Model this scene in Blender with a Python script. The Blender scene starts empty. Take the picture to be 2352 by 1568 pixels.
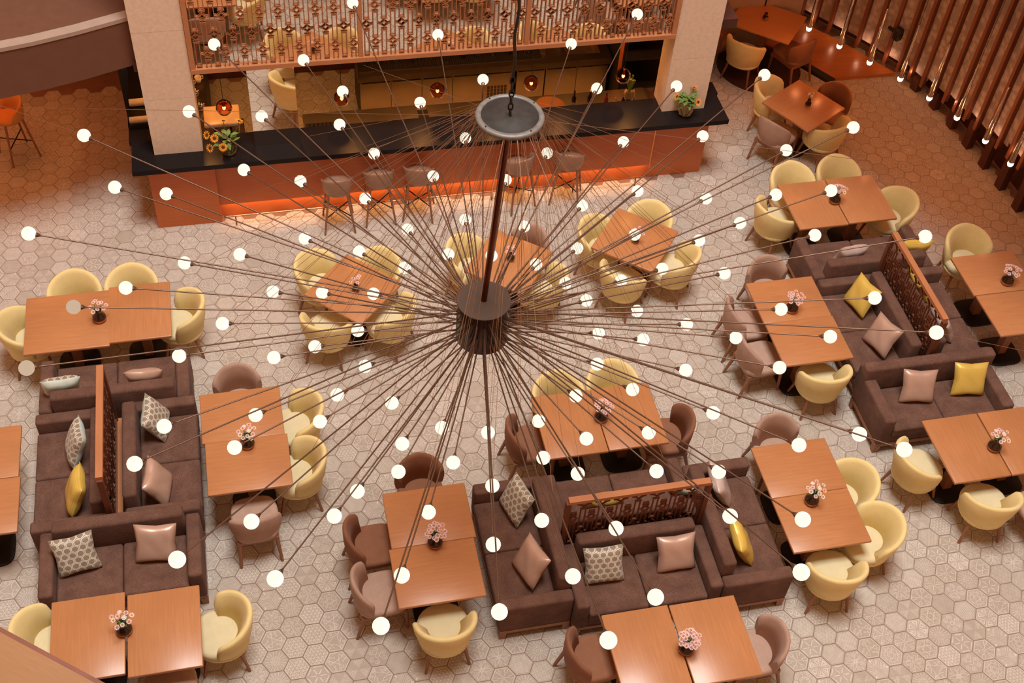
import bpy, bmesh, math, random
from mathutils import Vector, Matrix
random.seed(7)
D = bpy.data
SC = bpy.context.scene
COL = SC.collection
PI = math.pi
def R(a): return math.radians(a)

# ------------------------------------------------------------------ camera
cam_d = D.cameras.new('camera'); cam = D.objects.new('camera', cam_d); COL.objects.link(cam)
CAM = Vector((0, 0, 11.5))
rx = Vector((0.97662229, -0.20618695, 0.06079341)); ux = Vector((0.11524281, 0.74093281, 0.66161747)); wx = Vector((0.18146072, 0.63914436, -0.74737306))
m = Matrix((rx, ux, -wx)).transposed().to_4x4(); m.translation = CAM
cam.matrix_world = m
cam_d.sensor_width = 36; cam_d.lens = 2850.07 / 2352 * 36; cam_d.clip_start = 0.1; cam_d.clip_end = 200
SC.camera = cam
# ------------------------------------------------------------------ world, exposure, daylight
wd = D.worlds.new('world'); SC.world = wd; wd.use_nodes = True
bg = wd.node_tree.nodes['Background']; bg.inputs[0].default_value = (1.0, 0.44, 0.19, 1); bg.inputs[1].default_value = 0.55
SC.view_settings.view_transform = 'Standard'; SC.view_settings.look = 'None'
SC.view_settings.exposure = 0.0; SC.view_settings.gamma = 1.0
SC.view_settings.use_curve_mapping = False
def area(name, loc, sx, sy, energy, color, rot=(0, 0, 0), spread=180):
    l = D.lights.new(name, 'AREA'); l.shape = 'RECTANGLE'; l.size = sx; l.size_y = sy; l.energy = energy; l.color = color; l.spread = R(spread)
    o = D.objects.new(name, l); o.location = loc; o.rotation_euler = rot; COL.objects.link(o); return o
def point(name, loc, energy, color, r=0.03):
    l = D.lights.new(name, 'POINT'); l.energy = energy; l.color = color; l.shadow_soft_size = r
    o = D.objects.new(name, l); o.location = loc; COL.objects.link(o); return o
area('skylight', (2.5, 6.3, 26.0), 7.5, 7.5, 5700, (1.0, 0.985, 0.955))
for k in range(7): area('bar_downlight', (-0.7 + 1.0 * k, 13.62 + 0.12 * (k % 2), 2.29), 0.10, 0.10, 11.5, (1.0, 0.40, 0.10))  # added lamps: warm fill and steel highlights behind the bar
area('corridor_light', (8.0, 15.0, 4.4), 2.5, 1.2, 34, (1.0, 0.26, 0.06))
area('side_light', (9.6, 10.8, 4.8), 1.0, 4.0, 22, (1.0, 0.22, 0.05))
area('toe_light', (2.37, 12.53, 0.232), 5.8, 0.03, 8, (1.0, 0.48, 0.16))
area('left_light', (-3.4, 14.5, 2.3), 1.5, 2.0, 26, (1.0, 0.24, 0.06))

# ------------------------------------------------------------------ materials
def nodes(name):
    mt = D.materials.new(name); mt.use_nodes = True
    nt = mt.node_tree; b = nt.nodes['Principled BSDF']
    return mt, nt, b
def setp(b, **k):
    for a, v in k.items(): b.inputs[a.replace('_', ' ')].default_value = v
def rgba(c): return (c[0], c[1], c[2], 1)
def mixcol(nt, fac, c1, c2):
    n = nt.nodes.new('ShaderNodeMix'); n.data_type = 'RGBA'
    if hasattr(fac, 'links'): nt.links.new(fac, n.inputs[0])
    else: n.inputs[0].default_value = fac
    for i, c in ((6, c1), (7, c2)):
        if hasattr(c, 'links'): nt.links.new(c, n.inputs[i])
        else: n.inputs[i].default_value = rgba(c)
    return n.outputs[2]
def coords(nt, kind='Object', scale=(1, 1, 1)):
    t = nt.nodes.new('ShaderNodeTexCoord'); mp = nt.nodes.new('ShaderNodeMapping')
    mp.inputs['Scale'].default_value = scale
    nt.links.new(t.outputs[kind], mp.inputs[0]); return mp.outputs[0]
def noise(nt, vec, scale, detail=3, rough=0.5):
    n = nt.nodes.new('ShaderNodeTexNoise'); n.inputs['Scale'].default_value = scale; n.inputs['Detail'].default_value = detail; n.inputs['Roughness'].default_value = rough
    nt.links.new(vec, n.inputs['Vector']); return n.outputs['Fac']
def ramp(nt, fac, a, b):
    n = nt.nodes.new('ShaderNodeMapRange'); n.inputs[1].default_value = a; n.inputs[2].default_value = b
    nt.links.new(fac, n.inputs[0]); return n.outputs[0]
def bump(nt, b, h, strength=0.3, dist=0.002):
    n = nt.nodes.new('ShaderNodeBump'); n.inputs['Strength'].default_value = strength; n.inputs['Distance'].default_value = dist
    nt.links.new(h, n.inputs['Height']); nt.links.new(n.outputs[0], b.inputs['Normal'])
def plain(name, c, rough=0.5, metal=0.0, var=0.12, scale=6.0, spec=0.5, **k):
    mt, nt, b = nodes(name)
    f = noise(nt, coords(nt), scale, 4)
    c2 = tuple(max(0, x * (1 - var)) for x in c); c3 = tuple(x * (1 + var) for x in c)
    nt.links.new(mixcol(nt, ramp(nt, f, 0.3, 0.7), c2, c3), b.inputs['Base Color'])
    setp(b, Roughness=rough, Metallic=metal, Specular_IOR_Level=spec, **k)
    return mt
def wood(name, c1, c2, axis='x', rough=0.38, scale=3.0, stretch=14, rnd=0.15, coat=0.0):
    mt, nt, b = nodes(name)
    s = {'x': (1, stretch, stretch), 'y': (stretch, 1, stretch), 'z': (stretch, stretch, 1)}[axis]
    oi = nt.nodes.new('ShaderNodeObjectInfo')
    v = coords(nt, 'Object', s)
    ad = nt.nodes.new('ShaderNodeVectorMath'); ad.operation = 'ADD'
    mu = nt.nodes.new('ShaderNodeVectorMath'); mu.operation = 'SCALE'; nt.links.new(oi.outputs['Location'], mu.inputs[0]); mu.inputs['Scale'].default_value = 7.0
    nt.links.new(v, ad.inputs[0]); nt.links.new(mu.outputs[0], ad.inputs[1])
    f = noise(nt, ad.outputs[0], scale, 5, 0.6)
    f2 = noise(nt, coords(nt, 'Object', (1, 1, 1)), 1.6, 2)
    c = mixcol(nt, ramp(nt, f, 0.3, 0.72), c1, c2)
    cd = tuple(x * (1 - rnd) for x in c1)
    c = mixcol(nt, ramp(nt, f2, 0.35, 0.9), c, cd)
    nt.links.new(c, b.inputs['Base Color']); setp(b, Roughness=rough, Coat_Weight=coat, Coat_Roughness=0.25)
    bump(nt, b, f, 0.12, 0.001)
    return mt
def fabric(name, c1, c2, scale=260, rough=0.9, sheen=0.08, stretch=(1, 1, 1), mott=0.08):
    mt, nt, b = nodes(name)
    v = coords(nt, 'Object', stretch)
    f = noise(nt, v, scale, 2, 0.7)
    f2 = noise(nt, coords(nt), 7, 3)
    c = mixcol(nt, ramp(nt, f, 0.3, 0.7), c1, c2)
    c = mixcol(nt, ramp(nt, f2, 0.2, 1.0), c, tuple(x * (1 - mott * 2) for x in c1))
    nt.links.new(c, b.inputs['Base Color'])
    setp(b, Roughness=rough, Sheen_Weight=sheen, Sheen_Roughness=0.5, Specular_IOR_Level=0.2)
    bump(nt, b, f, 0.35, 0.0015)
    return mt
def emit(name, c, s):
    mt = D.materials.new(name); mt.use_nodes = True; nt = mt.node_tree
    for n in list(nt.nodes):
        if n.type == 'BSDF_PRINCIPLED': nt.nodes.remove(n)
    e = nt.nodes.new('ShaderNodeEmission'); e.inputs[0].default_value = rgba(c); e.inputs[1].default_value = s
    nt.links.new(e.outputs[0], nt.nodes['Material Output'].inputs[0]); return mt

M = {}
M['grout'] = plain('grout', (0.27, 0.145, 0.10), 0.9)
# tiles: colour shifts from tile to tile through the 'tint' attribute and the object's random value
def tile_mat(name, ca, cb, rough):
    mt, nt, b = nodes(name)
    at = nt.nodes.new('ShaderNodeAttribute'); at.attribute_name = 'tint'
    oi = nt.nodes.new('ShaderNodeObjectInfo')
    ma = nt.nodes.new('ShaderNodeMath'); ma.operation = 'ADD'
    nt.links.new(at.outputs['Fac'], ma.inputs[0]); nt.links.new(oi.outputs['Random'], ma.inputs[1])
    fr = nt.nodes.new('ShaderNodeMath'); fr.operation = 'FRACT'; nt.links.new(ma.outputs[0], fr.inputs[0])
    c = mixcol(nt, fr.outputs[0], ca, cb)
    g = nt.nodes.new('ShaderNodeNewGeometry')
    f = noise(nt, g.outputs['Position'], 14, 4)
    c = mixcol(nt, ramp(nt, f, 0.35, 1.3), c, tuple(x * 0.72 for x in ca))
    nt.links.new(c, b.inputs['Base Color']); setp(b, Roughness=rough, Specular_IOR_Level=0.35)
    return mt
M['tile'] = tile_mat('tile_glaze', (0.475, 0.405, 0.335), (0.52, 0.455, 0.395), 0.55)
M['tile_dark'] = tile_mat('tile_dark_glaze', (0.40, 0.32, 0.265), (0.46, 0.37, 0.31), 0.55)
M['tile_line'] = tile_mat('tile_line_glaze', (0.73, 0.67, 0.585), (0.79, 0.735, 0.65), 0.5)
M['table'] = wood('table_wood', (0.48, 0.20, 0.076), (0.58, 0.26, 0.106), 'x', 0.34, 3.0, 16, 0.12, 0.25)
M['wood_leg'] = wood('leg_wood', (0.27, 0.105, 0.045), (0.36, 0.15, 0.065), 'z', 0.45, 5)
M['wood_bar'] = wood('bar_wood', (0.50, 0.125, 0.028), (0.58, 0.16, 0.038), 'x', 0.45, 3, 14, 0.1)
M['wood_screen'] = wood('screen_wood', (0.37, 0.135, 0.052), (0.44, 0.165, 0.065), 'z', 0.45, 5)
M['wood_dark'] = wood('partition_wood', (0.15, 0.050, 0.024), (0.20, 0.068, 0.032), 'z', 0.5, 5)
M['wood_cap'] = wood('cap_wood', (0.50, 0.20, 0.085), (0.58, 0.25, 0.11), 'x', 0.4, 4)
M['wood_fin'] = wood('fin_wood', (0.115, 0.034, 0.018), (0.16, 0.050, 0.026), 'z', 0.5, 4)  # fin sides: their shade is put into this darker colour
M['wood_fin_edge'] = wood('fin_edge_wood', (0.24, 0.088, 0.044), (0.30, 0.112, 0.056), 'z', 0.45, 4)  # lighter copy of the fin wood, paints the lit front edge
M['wood_platform'] = wood('platform_wood', (0.46, 0.15, 0.04), (0.58, 0.21, 0.06), 'x', 0.3, 2.2, 9, 0.2, 0.3)
M['wood_rail'] = wood('rail_wood', (0.30, 0.145, 0.055), (0.36, 0.18, 0.072), 'x', 0.45, 6, 22, 0.05)
M['rail_trim'] = plain('rail_trim', (0.20, 0.065, 0.036), 0.5)
M['yellow'] = fabric('yellow_fabric', (0.88, 0.715, 0.32), (0.94, 0.78, 0.38), 240)
M['yellow_seat'] = fabric('yellow_seat_fabric', (0.78, 0.69, 0.42), (0.84, 0.76, 0.49), 240)
M['taupe'] = fabric('taupe_fabric', (0.44, 0.28, 0.21), (0.60, 0.40, 0.31), 190)
M['taupe_seat'] = fabric('taupe_seat_fabric', (0.48, 0.32, 0.245), (0.62, 0.43, 0.34), 190)
M['brown'] = fabric('brown_fabric', (0.25, 0.105, 0.055), (0.35, 0.155, 0.086), 190)
M['brown_seat'] = fabric('brown_seat_fabric', (0.28, 0.125, 0.069), (0.38, 0.18, 0.105), 190)
M['orange'] = fabric('orange_fabric', (0.62, 0.25, 0.06), (0.70, 0.30, 0.08), 200)
M['sofa'] = fabric('sofa_fabric', (0.090, 0.044, 0.031), (0.31, 0.165, 0.118), 55, 0.92, 0.03, (1, 7, 7))
M['leather'] = plain('stool_leather', (0.34, 0.19, 0.125), 0.36, 0, 0.1, 5)
M['black_metal'] = plain('black_metal', (0.012, 0.010, 0.010), 0.5, 0.2)
M['black_stone'] = plain('black_stone', (0.016, 0.012, 0.012), 0.28, 0, 0.4, 120, 0.10)
M['steel'] = plain('brushed_steel', (0.60, 0.50, 0.40), 0.30, 1.0, 0.08, 3)
M['steel_dark'] = plain('dark_steel', (0.16, 0.12, 0.10), 0.4, 0.9)
M['chrome'] = plain('chrome', (0.72, 0.64, 0.58), 0.12, 1.0, 0.03)
M['copper'] = plain('copper', (0.62, 0.25, 0.13), 0.2, 1.0, 0.05)
M['bronze'] = plain('bronze_rod', (0.19, 0.12, 0.088), 0.42, 0.9, 0.06)
M['hub'] = plain('hub_metal', (0.115, 0.085, 0.068), 0.55, 0.35, 0.15, 160)
M['hub_side'] = plain('hub_side_metal', (0.05, 0.022, 0.015), 0.25, 0.8)
M['pole'] = plain('dark_copper_pole', (0.16, 0.05, 0.025), 0.16, 1.0)
M['disc'] = plain('disc_plate', (0.030, 0.026, 0.023), 0.7, 0.0, 0.3, 14)
M['disc_rim'] = plain('disc_rim', (0.20, 0.19, 0.18), 0.5, 0.2, 0.2, 20)
M['wire'] = plain('thin_wire', (0.45, 0.28, 0.18), 0.35, 0.8)
M['cable'] = plain('black_cable', (0.02, 0.016, 0.015), 0.6)
M['stone'] = plain('pillar_stone', (0.80, 0.63, 0.49), 0.75, 0, 0.07, 22)
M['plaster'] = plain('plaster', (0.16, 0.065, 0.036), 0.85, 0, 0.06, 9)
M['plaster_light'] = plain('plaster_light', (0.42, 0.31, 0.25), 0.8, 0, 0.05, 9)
M['maroon'] = plain('maroon_wall', (0.075, 0.022, 0.016), 0.6)
M['black'] = plain('black_paint', (0.012, 0.009, 0.008), 0.5)
M['white_cloth'] = plain('white_cloth', (0.75, 0.66, 0.58), 0.9)
M['cream'] = plain('cream_enamel', (0.70, 0.52, 0.36), 0.35)
M['rug'] = fabric('rug_pile', (0.06, 0.022, 0.014), (0.10, 0.04, 0.025), 90)
M['leaf'] = plain('leaf_green', (0.13, 0.22, 0.045), 0.5, 0, 0.4, 30)
M['stem'] = plain('stem_green', (0.10, 0.13, 0.035), 0.6)
M['petal_pink'] = plain('petal_pink', (0.85, 0.62, 0.66), 0.7, 0, 0.25, 60)
M['petal_white'] = plain('petal_white', (0.86, 0.80, 0.74), 0.7, 0, 0.05, 60)
M['petal_plum'] = plain('petal_plum', (0.45, 0.10, 0.16), 0.7)
M['flower_eye'] = plain('flower_eye', (0.55, 0.22, 0.03), 0.8)
M['sun_petal'] = plain('sunflower_petal', (0.90, 0.36, 0.02), 0.6, 0, 0.2, 60)
M['sun_eye'] = plain('sunflower_eye', (0.07, 0.025, 0.01), 0.9)
def lit_globe():
    mt = D.materials.new('lit_globe'); mt.use_nodes = True; nt = mt.node_tree
    for n in list(nt.nodes):
        if n.type == 'BSDF_PRINCIPLED': nt.nodes.remove(n)
    e = nt.nodes.new('ShaderNodeEmission'); f = noise(nt, coords(nt), 22, 3, 0.55)
    nt.links.new(mixcol(nt, ramp(nt, f, 0.36, 0.62), (1.08, 0.97, 0.74), (1.3, 1.2, 0.96)), e.inputs[0]); e.inputs[1].default_value = 1.05
    nt.links.new(e.outputs[0], nt.nodes['Material Output'].inputs[0]); return mt
M['globe'] = lit_globe()
M['globe_dim'] = emit('dim_globe', (1.0, 0.72, 0.50), 0.62)
M['bulb'] = emit('warm_bulb', (1.0, 0.62, 0.30), 9)
M['cone_lens'] = emit('cone_lens', (1.0, 0.78, 0.50), 9)
M['led'] = emit('led_strip', (1.0, 0.46, 0.14), 5.0)
M['led_dot'] = emit('led_dot', (1.0, 0.25, 0.05), 0.45)
M['speaker'] = plain('speaker_plastic', (0.02, 0.02, 0.022), 0.5)
def mirror():
    mt, nt, b = nodes('mirror_glass'); setp(b, Base_Color=(0.86, 0.78, 0.70, 1), Metallic=1.0, Roughness=0.015); return mt
M['mirror'] = mirror()
def glass(name, c, rough=0.02, ior=1.45):
    mt, nt, b = nodes(name); setp(b, Base_Color=rgba(c), Roughness=rough, Transmission_Weight=1.0, IOR=ior); return mt
M['glass'] = glass('clear_glass', (0.93, 0.95, 0.88), 0.02, 1.40)
M['amber_glass'] = plain('amber_glass', (0.48, 0.17, 0.035), 0.1, 0.45, 0.1, 9, 0.8)
M['smoke_glass'] = plain('smoked_glass', (0.035, 0.018, 0.012), 0.06, 0.3, 0.1, 9, 0.8)
M['copper_glass'] = glass('copper_glass', (0.72, 0.32, 0.18), 0.03, 1.15)
M['wallpaper'] = None
def wallpaper():
    mt, nt, b = nodes('patterned_wallpaper')
    v = coords(nt, 'Object', (1, 1, 1))
    vo = nt.nodes.new('ShaderNodeTexVoronoi'); vo.inputs['Scale'].default_value = 9; nt.links.new(v, vo.inputs['Vector'])
    f = noise(nt, v, 16, 4, 0.6)
    ad = nt.nodes.new('ShaderNodeMath'); ad.operation = 'MULTIPLY'; nt.links.new(vo.outputs['Distance'], ad.inputs[0]); nt.links.new(f, ad.inputs[1])
    nt.links.new(mixcol(nt, ramp(nt, ad.outputs[0], 0.12, 0.30), (0.60, 0.53, 0.50), (0.40, 0.34, 0.315)), b.inputs['Base Color'])
    setp(b, Roughness=0.85); return mt
M['wallpaper'] = wallpaper()
def hexcloth():
    # honeycomb print on taupe cloth, worked out from the cushion's own UV
    mt, nt, b = nodes('honeycomb_cloth')
    t = nt.nodes.new('ShaderNodeUVMap')
    def vm(op, a, bb=None):
        n = nt.nodes.new('ShaderNodeVectorMath'); n.operation = op
        for i, x in enumerate((a, bb)):
            if x is None: continue
            if hasattr(x, 'links'): nt.links.new(x, n.inputs[i])
            else: n.inputs[i].default_value = x
        return n
    def mm(op, a, bb):
        n = nt.nodes.new('ShaderNodeMath'); n.operation = op
        for i, x in enumerate((a, bb)):
            if hasattr(x, 'links'): nt.links.new(x, n.inputs[i])
            else: n.inputs[i].default_value = x
        return n.outputs[0]
    p = vm('ADD', vm('MULTIPLY', t.outputs[0], (5.4, 6.0, 0)).outputs[0], (20, 20, 0)).outputs[0]
    r = (1.0, 1.7320508, 1.0); h = (0.5, 0.8660254, 0.0)
    a = vm('SUBTRACT', vm('MODULO', p, r).outputs[0], h).outputs[0]
    c = vm('SUBTRACT', vm('MODULO', vm('SUBTRACT', p, h).outputs[0], r).outputs[0], h).outputs[0]
    def hd(x):
        ab = vm('ABSOLUTE', vm('MULTIPLY', x, (1, 1, 0)).outputs[0]).outputs[0]
        s = nt.nodes.new('ShaderNodeSeparateXYZ'); nt.links.new(ab, s.inputs[0])
        return mm('MAXIMUM', s.outputs[0], vm('DOT_PRODUCT', ab, (0.5, 0.8660254, 0)).outputs['Value'])
    d = mm('MINIMUM', hd(a), hd(c))
    line = mm('MULTIPLY', mm('GREATER_THAN', d, 0.375), mm('LESS_THAN', d, 0.465))
    nt.links.new(mixcol(nt, line, (0.30, 0.235, 0.16), (0.78, 0.76, 0.68)), b.inputs['Base Color'])
    setp(b, Roughness=0.55, Sheen_Weight=0.2); return mt
M['honeycomb'] = hexcloth()
M['mint'] = plain('mint_satin', (0.62, 0.70, 0.62), 0.5)
M['satin'] = plain('pink_satin', (0.58, 0.385, 0.295), 0.36, 0.25, 0.05, 8)
M['silver'] = plain('silver_satin', (0.70, 0.58, 0.53), 0.32, 0.3, 0.05, 8)
def gold():
    mt, nt, b = nodes('yellow_brocade')
    uv = nt.nodes.new('ShaderNodeUVMap'); mp = nt.nodes.new('ShaderNodeMapping'); mp.inputs['Rotation'].default_value = (0, 0, R(45)); mp.inputs['Scale'].default_value = (44, 44, 44)
    nt.links.new(uv.outputs[0], mp.inputs[0])
    ck = nt.nodes.new('ShaderNodeTexChecker'); ck.inputs['Scale'].default_value = 1; nt.links.new(mp.outputs[0], ck.inputs['Vector'])
    nt.links.new(mixcol(nt, ck.outputs['Fac'], (0.78, 0.53, 0.085), (0.87, 0.66, 0.17)), b.inputs['Base Color'])
    setp(b, Roughness=0.36, Metallic=0.25); bump(nt, b, ck.outputs['Fac'], 0.2, 0.001); return mt
M['gold'] = gold()

# ------------------------------------------------------------------ mesh helpers
class MB:
    def __init__(s): s.v = []; s.f = []; s.m = []; s.sm = []; s.mats = []
    def mi(s, mat):
        if mat not in s.mats: s.mats.append(mat)
        return s.mats.index(mat)
    def add(s, vs, fs, mat, smooth=False, mx=None):
        k = len(s.v); i = s.mi(mat)
        if mx is not None: vs = [mx @ Vector(v) for v in vs]
        s.v += [tuple(v) for v in vs]
        for f in fs: s.f.append(tuple(a + k for a in f)); s.m.append(i); s.sm.append(smooth)
    def box(s, x0, x1, y0, y1, z0, z1, mat, mx=None):
        vs = [(x, y, z) for z in (z0, z1) for y in (y0, y1) for x in (x0, x1)]
        s.add(vs, [(0, 2, 3, 1), (4, 5, 7, 6), (0, 1, 5, 4), (2, 6, 7, 3), (0, 4, 6, 2), (1, 3, 7, 5)], mat, False, mx)
    def cbox(s, c, sz, mat, rot=None):
        mx = Matrix.Translation(c)
        if rot is not None: mx = mx @ rot
        s.box(-sz[0] / 2, sz[0] / 2, -sz[1] / 2, sz[1] / 2, -sz[2] / 2, sz[2] / 2, mat, mx)
    def tube(s, p0, p1, r0, r1, mat, n=8, caps=True):
        p0 = Vector(p0); p1 = Vector(p1); d = (p1 - p0).normalized()
        a = d.orthogonal().normalized(); b = d.cross(a)
        vs = []
        for p, r in ((p0, r0), (p1, r1)):
            for i in range(n):
                t = 2 * PI * i / n; vs.append(p + (a * math.cos(t) + b * math.sin(t)) * r)
        fs = [(i, (i + 1) % n, n + (i + 1) % n, n + i) for i in range(n)]
        s.add(vs, fs, mat, n > 5)
        if caps: s.add(vs, [tuple(range(n))[::-1], tuple(range(n, 2 * n))], mat)
    def path(s, pts, r, mat, n=6):
        for a, b in zip(pts, pts[1:]): s.tube(a, b, r, r, mat, n, False)
    def lathe(s, prof, mat, n=16, mx=None, smooth=True, mats=None):
        vs = []; 
        for r, z in prof:
            for i in range(n):
                t = 2 * PI * i / n; vs.append((r * math.cos(t), r * math.sin(t), z))
        for j in range(len(prof) - 1):
            fs = [(j * n + i, j * n + (i + 1) % n, (j + 1) * n + (i + 1) % n, (j + 1) * n + i) for i in range(n)]
            k = len(s.v) if j == 0 else k
            if j == 0: s.v += [tuple(mx @ Vector(v)) if mx is not None else v for v in vs]
            i_m = s.mi(mats[j] if mats else mat)
            for f in fs: s.f.append(tuple(a + k for a in f)); s.m.append(i_m); s.sm.append(smooth)
    def build(s, name, parent=None, loc=None):
        me = D.meshes.new(name); me.from_pydata(s.v, [], s.f)
        for mt in s.mats: me.materials.append(mt)
        me.polygons.foreach_set('material_index', s.m); me.polygons.foreach_set('use_smooth', s.sm); me.update()
        return link(name, me, parent, loc)
def link(name, me, parent=None, loc=None):
    o = D.objects.new(name, me); COL.objects.link(o)
    if parent is not None: o.parent = parent
    if loc is not None: o.location = loc
    return o
def rbox(name, c, sz, mat, bev=0.02, seg=2, parent=None, taper=None, puff=0.0):
    bm = bmesh.new(); bmesh.ops.create_cube(bm, size=1.0)
    for v in bm.verts: v.co = Vector((v.co.x * sz[0], v.co.y * sz[1], v.co.z * sz[2]))
    if puff: 
        bmesh.ops.subdivide_edges(bm, edges=bm.edges[:], cuts=3, use_grid_fill=True)
        for v in bm.verts:
            u = 1 - (2 * v.co.x / sz[0]) ** 2; w = 1 - (2 * v.co.y / sz[1]) ** 2
            if v.co.z > 0: v.co.z += puff * max(0, u) * max(0, w)
        ed = [e for e in bm.edges if len(e.link_faces) == 2 and e.calc_face_angle(0) > 1.0]
    else: ed = bm.edges[:]
    bmesh.ops.bevel(bm, geom=ed, offset=bev, segments=seg, profile=0.5, affect='EDGES')
    for v in bm.verts: v.co += Vector(c)
    for f in bm.faces: f.smooth = True
    me = D.meshes.new(name); bm.to_mesh(me); bm.free(); me.materials.append(mat)
    o = link(name, me, parent)
    return o
def tag(o, label, cat, group=None):
    o['label'] = label; o['category'] = cat
    if group: o['group'] = group
    return o
def thing(name, label, cat, loc=(0, 0, 0), rz=0.0, group=None):
    o = D.objects.new(name, None); COL.objects.link(o); o.location = loc; o.rotation_euler = (0, 0, rz); o.empty_display_size = 0.1
    return tag(o, label, cat, group)
def struct(o): o['kind'] = 'structure'; return o
def dup(root, loc, rz, label, group=None, sub=None):
    kids = {}
    for o in ALLKIDS(root): kids.setdefault(o.parent.name, []).append(o)
    r = root.copy(); COL.objects.link(r); r.location = loc; r.rotation_euler = (0, 0, rz); r['label'] = label
    if group: r['group'] = group
    def rec(src, dst):
        for ch in kids.get(src.name, []):
            c = ch.copy(); COL.objects.link(c); c.parent = dst; rec(ch, c)
    rec(root, r); return r
def ALLKIDS(o):
    out = []
    for c in o.children: out.append(c); out += ALLKIDS(c)
    return out

# ------------------------------------------------------------------ layout (metres; headings in degrees, 0 = +X, 90 = +Y)
HUB = (1.64, 6.722, 3.926)
GLOBES = [[-3.015, 1.684, 0.931], [-2.195, 2.231, 0.664], [-1.92, 2.84, 0.908], [-1.144, 2.881, 0.642], [-1.581, 2.351, 0.455], [-0.889, 2.367, 0.275], [-1.789, 1.833, 0.293], [-1.31, 1.804, 0.13], [-2.82, 1.333, 0.656], [-2.439, 1.43, 0.452], [-0.82, 2.659, 0.423], [-0.624, 3.357, 0.897], [0.147, 3.109, 0.651], [0.514, 2.699, 0.401], [-0.11, 2.565, 0.296], [1.378, 2.802, 0.658], [1.999, 2.814, 0.93], [1.542, 2.366, 0.45], [2.223, 2.099, 0.61], [0.261, 2.203, 0.125], [0.985, 1.917, 0.099], [1.678, 1.81, 0.243], [-0.1, 1.86, -0.006], [0.56, 1.732, -0.019], [-0.753, 1.66, -0.018], [1.186, 1.307, -0.035], [1.692, 1.295, 0.089], [0.112, 1.361, -0.118], [0.624, 1.2, -0.12], [-0.423, 1.308, -0.117], [-0.61, 2.108, 0.115], [2.916, 1.788, 0.902], [3.391, 0.882, 0.972], [2.338, 1.561, 0.441], [2.915, 1.044, 0.639], [2.222, 0.971, 0.221], [2.734, 0.695, 0.447], [3.097, 0.451, 0.664], [2.408, 0.591, 0.249], [2.057, 0.585, 0.092], [-3.4, 0.581, 0.927], [-2.34, 0.798, 0.246], [-1.898, 0.99, 0.093], [-1.338, 1.224, -0.021], [-2.777, 0.392, 0.437], [-3.119, 0.031, 0.656], [-1.661, 0.633, -0.031], [-1.255, 0.639, -0.112], [-2.086, 0.236, 0.077], [-3.36, -0.76, 0.923], [-2.42, -0.185, 0.222], [-1.714, -0.078, -0.048], [-1.378, 0.047, -0.116], [-2.53, -0.98, 0.381], [-1.896, -0.716, 0.049], [-2.063, -1.095, 0.178], [-1.421, -0.76, -0.073], [-1.257, -0.48, -0.121], [-0.884, 1.088, -0.113], [-0.523, 0.82, -0.102], [-0.12, 0.924, -0.098], [0.251, 0.848, -0.093], [0.619, 0.689, -0.097], [1.036, 0.856, -0.121], [1.32, 0.403, -0.116], [1.688, 0.42, -0.042], [0.822, 0.428, -0.097], [1.559, 0.86, -0.03], [0.953, 0.203, -0.102], [1.359, 0.033, -0.119], [0.962, -0.178, -0.103], [1.321, -0.292, -0.12], [-0.83, 0.555, -0.105], [-1.013, 0.162, -0.108], [-1.005, -0.231, -0.108], [0.865, -0.505, -0.105], [-0.846, -0.636, -0.111], [0.611, -0.802, -0.106], [1.087, -0.8, -0.121], [0.26, -1.0, -0.109], [0.594, -1.221, -0.12], [1.073, -1.288, -0.058], [-0.824, -1.036, -0.124], [-0.499, -0.941, -0.112], [-0.154, -1.045, -0.111], [0.22, -1.346, -0.119], [3.45, -0.481, 0.958], [2.869, 0.123, 0.481], [2.988, -0.778, 0.632], [2.415, -0.442, 0.236], [2.147, 0.156, 0.098], [1.706, -0.245, -0.046], [2.016, -0.551, 0.073], [2.605, -0.938, 0.415], [3.124, -1.426, 0.914], [2.19, -1.029, 0.219], [1.549, -0.727, -0.049], [1.592, -1.259, 0.05], [2.328, -2.045, 0.641], [2.439, -2.394, 0.899], [1.978, -1.904, 0.4], [-2.702, -1.461, 0.621], [-2.414, -2.452, 0.919], [-1.978, -1.904, 0.4], [-1.85, -2.536, 0.671], [-1.418, -1.79, 0.154], [-0.896, -1.324, -0.076], [-1.225, -1.517, 0.022], [-0.47, -1.277, -0.119], [-0.224, -1.561, -0.081], [-0.744, -1.776, 0.014], [0.046, -1.999, 0.04], [-0.354, -2.19, 0.125], [-1.039, -2.462, 0.356], [0.085, -2.66, 0.349], [0.528, -2.225, 0.155], [-0.489, -2.951, 0.563], [0.5, -3.065, 0.646], [-1.251, -3.042, 0.79], [0.054, -3.44, 0.92], [0.433, -1.568, -0.07], [0.998, -1.713, 0.034], [1.401, -1.896, 0.188], [1.279, -2.402, 0.385], [1.641, -2.685, 0.677], [1.351, -3.225, 0.97]]
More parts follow.
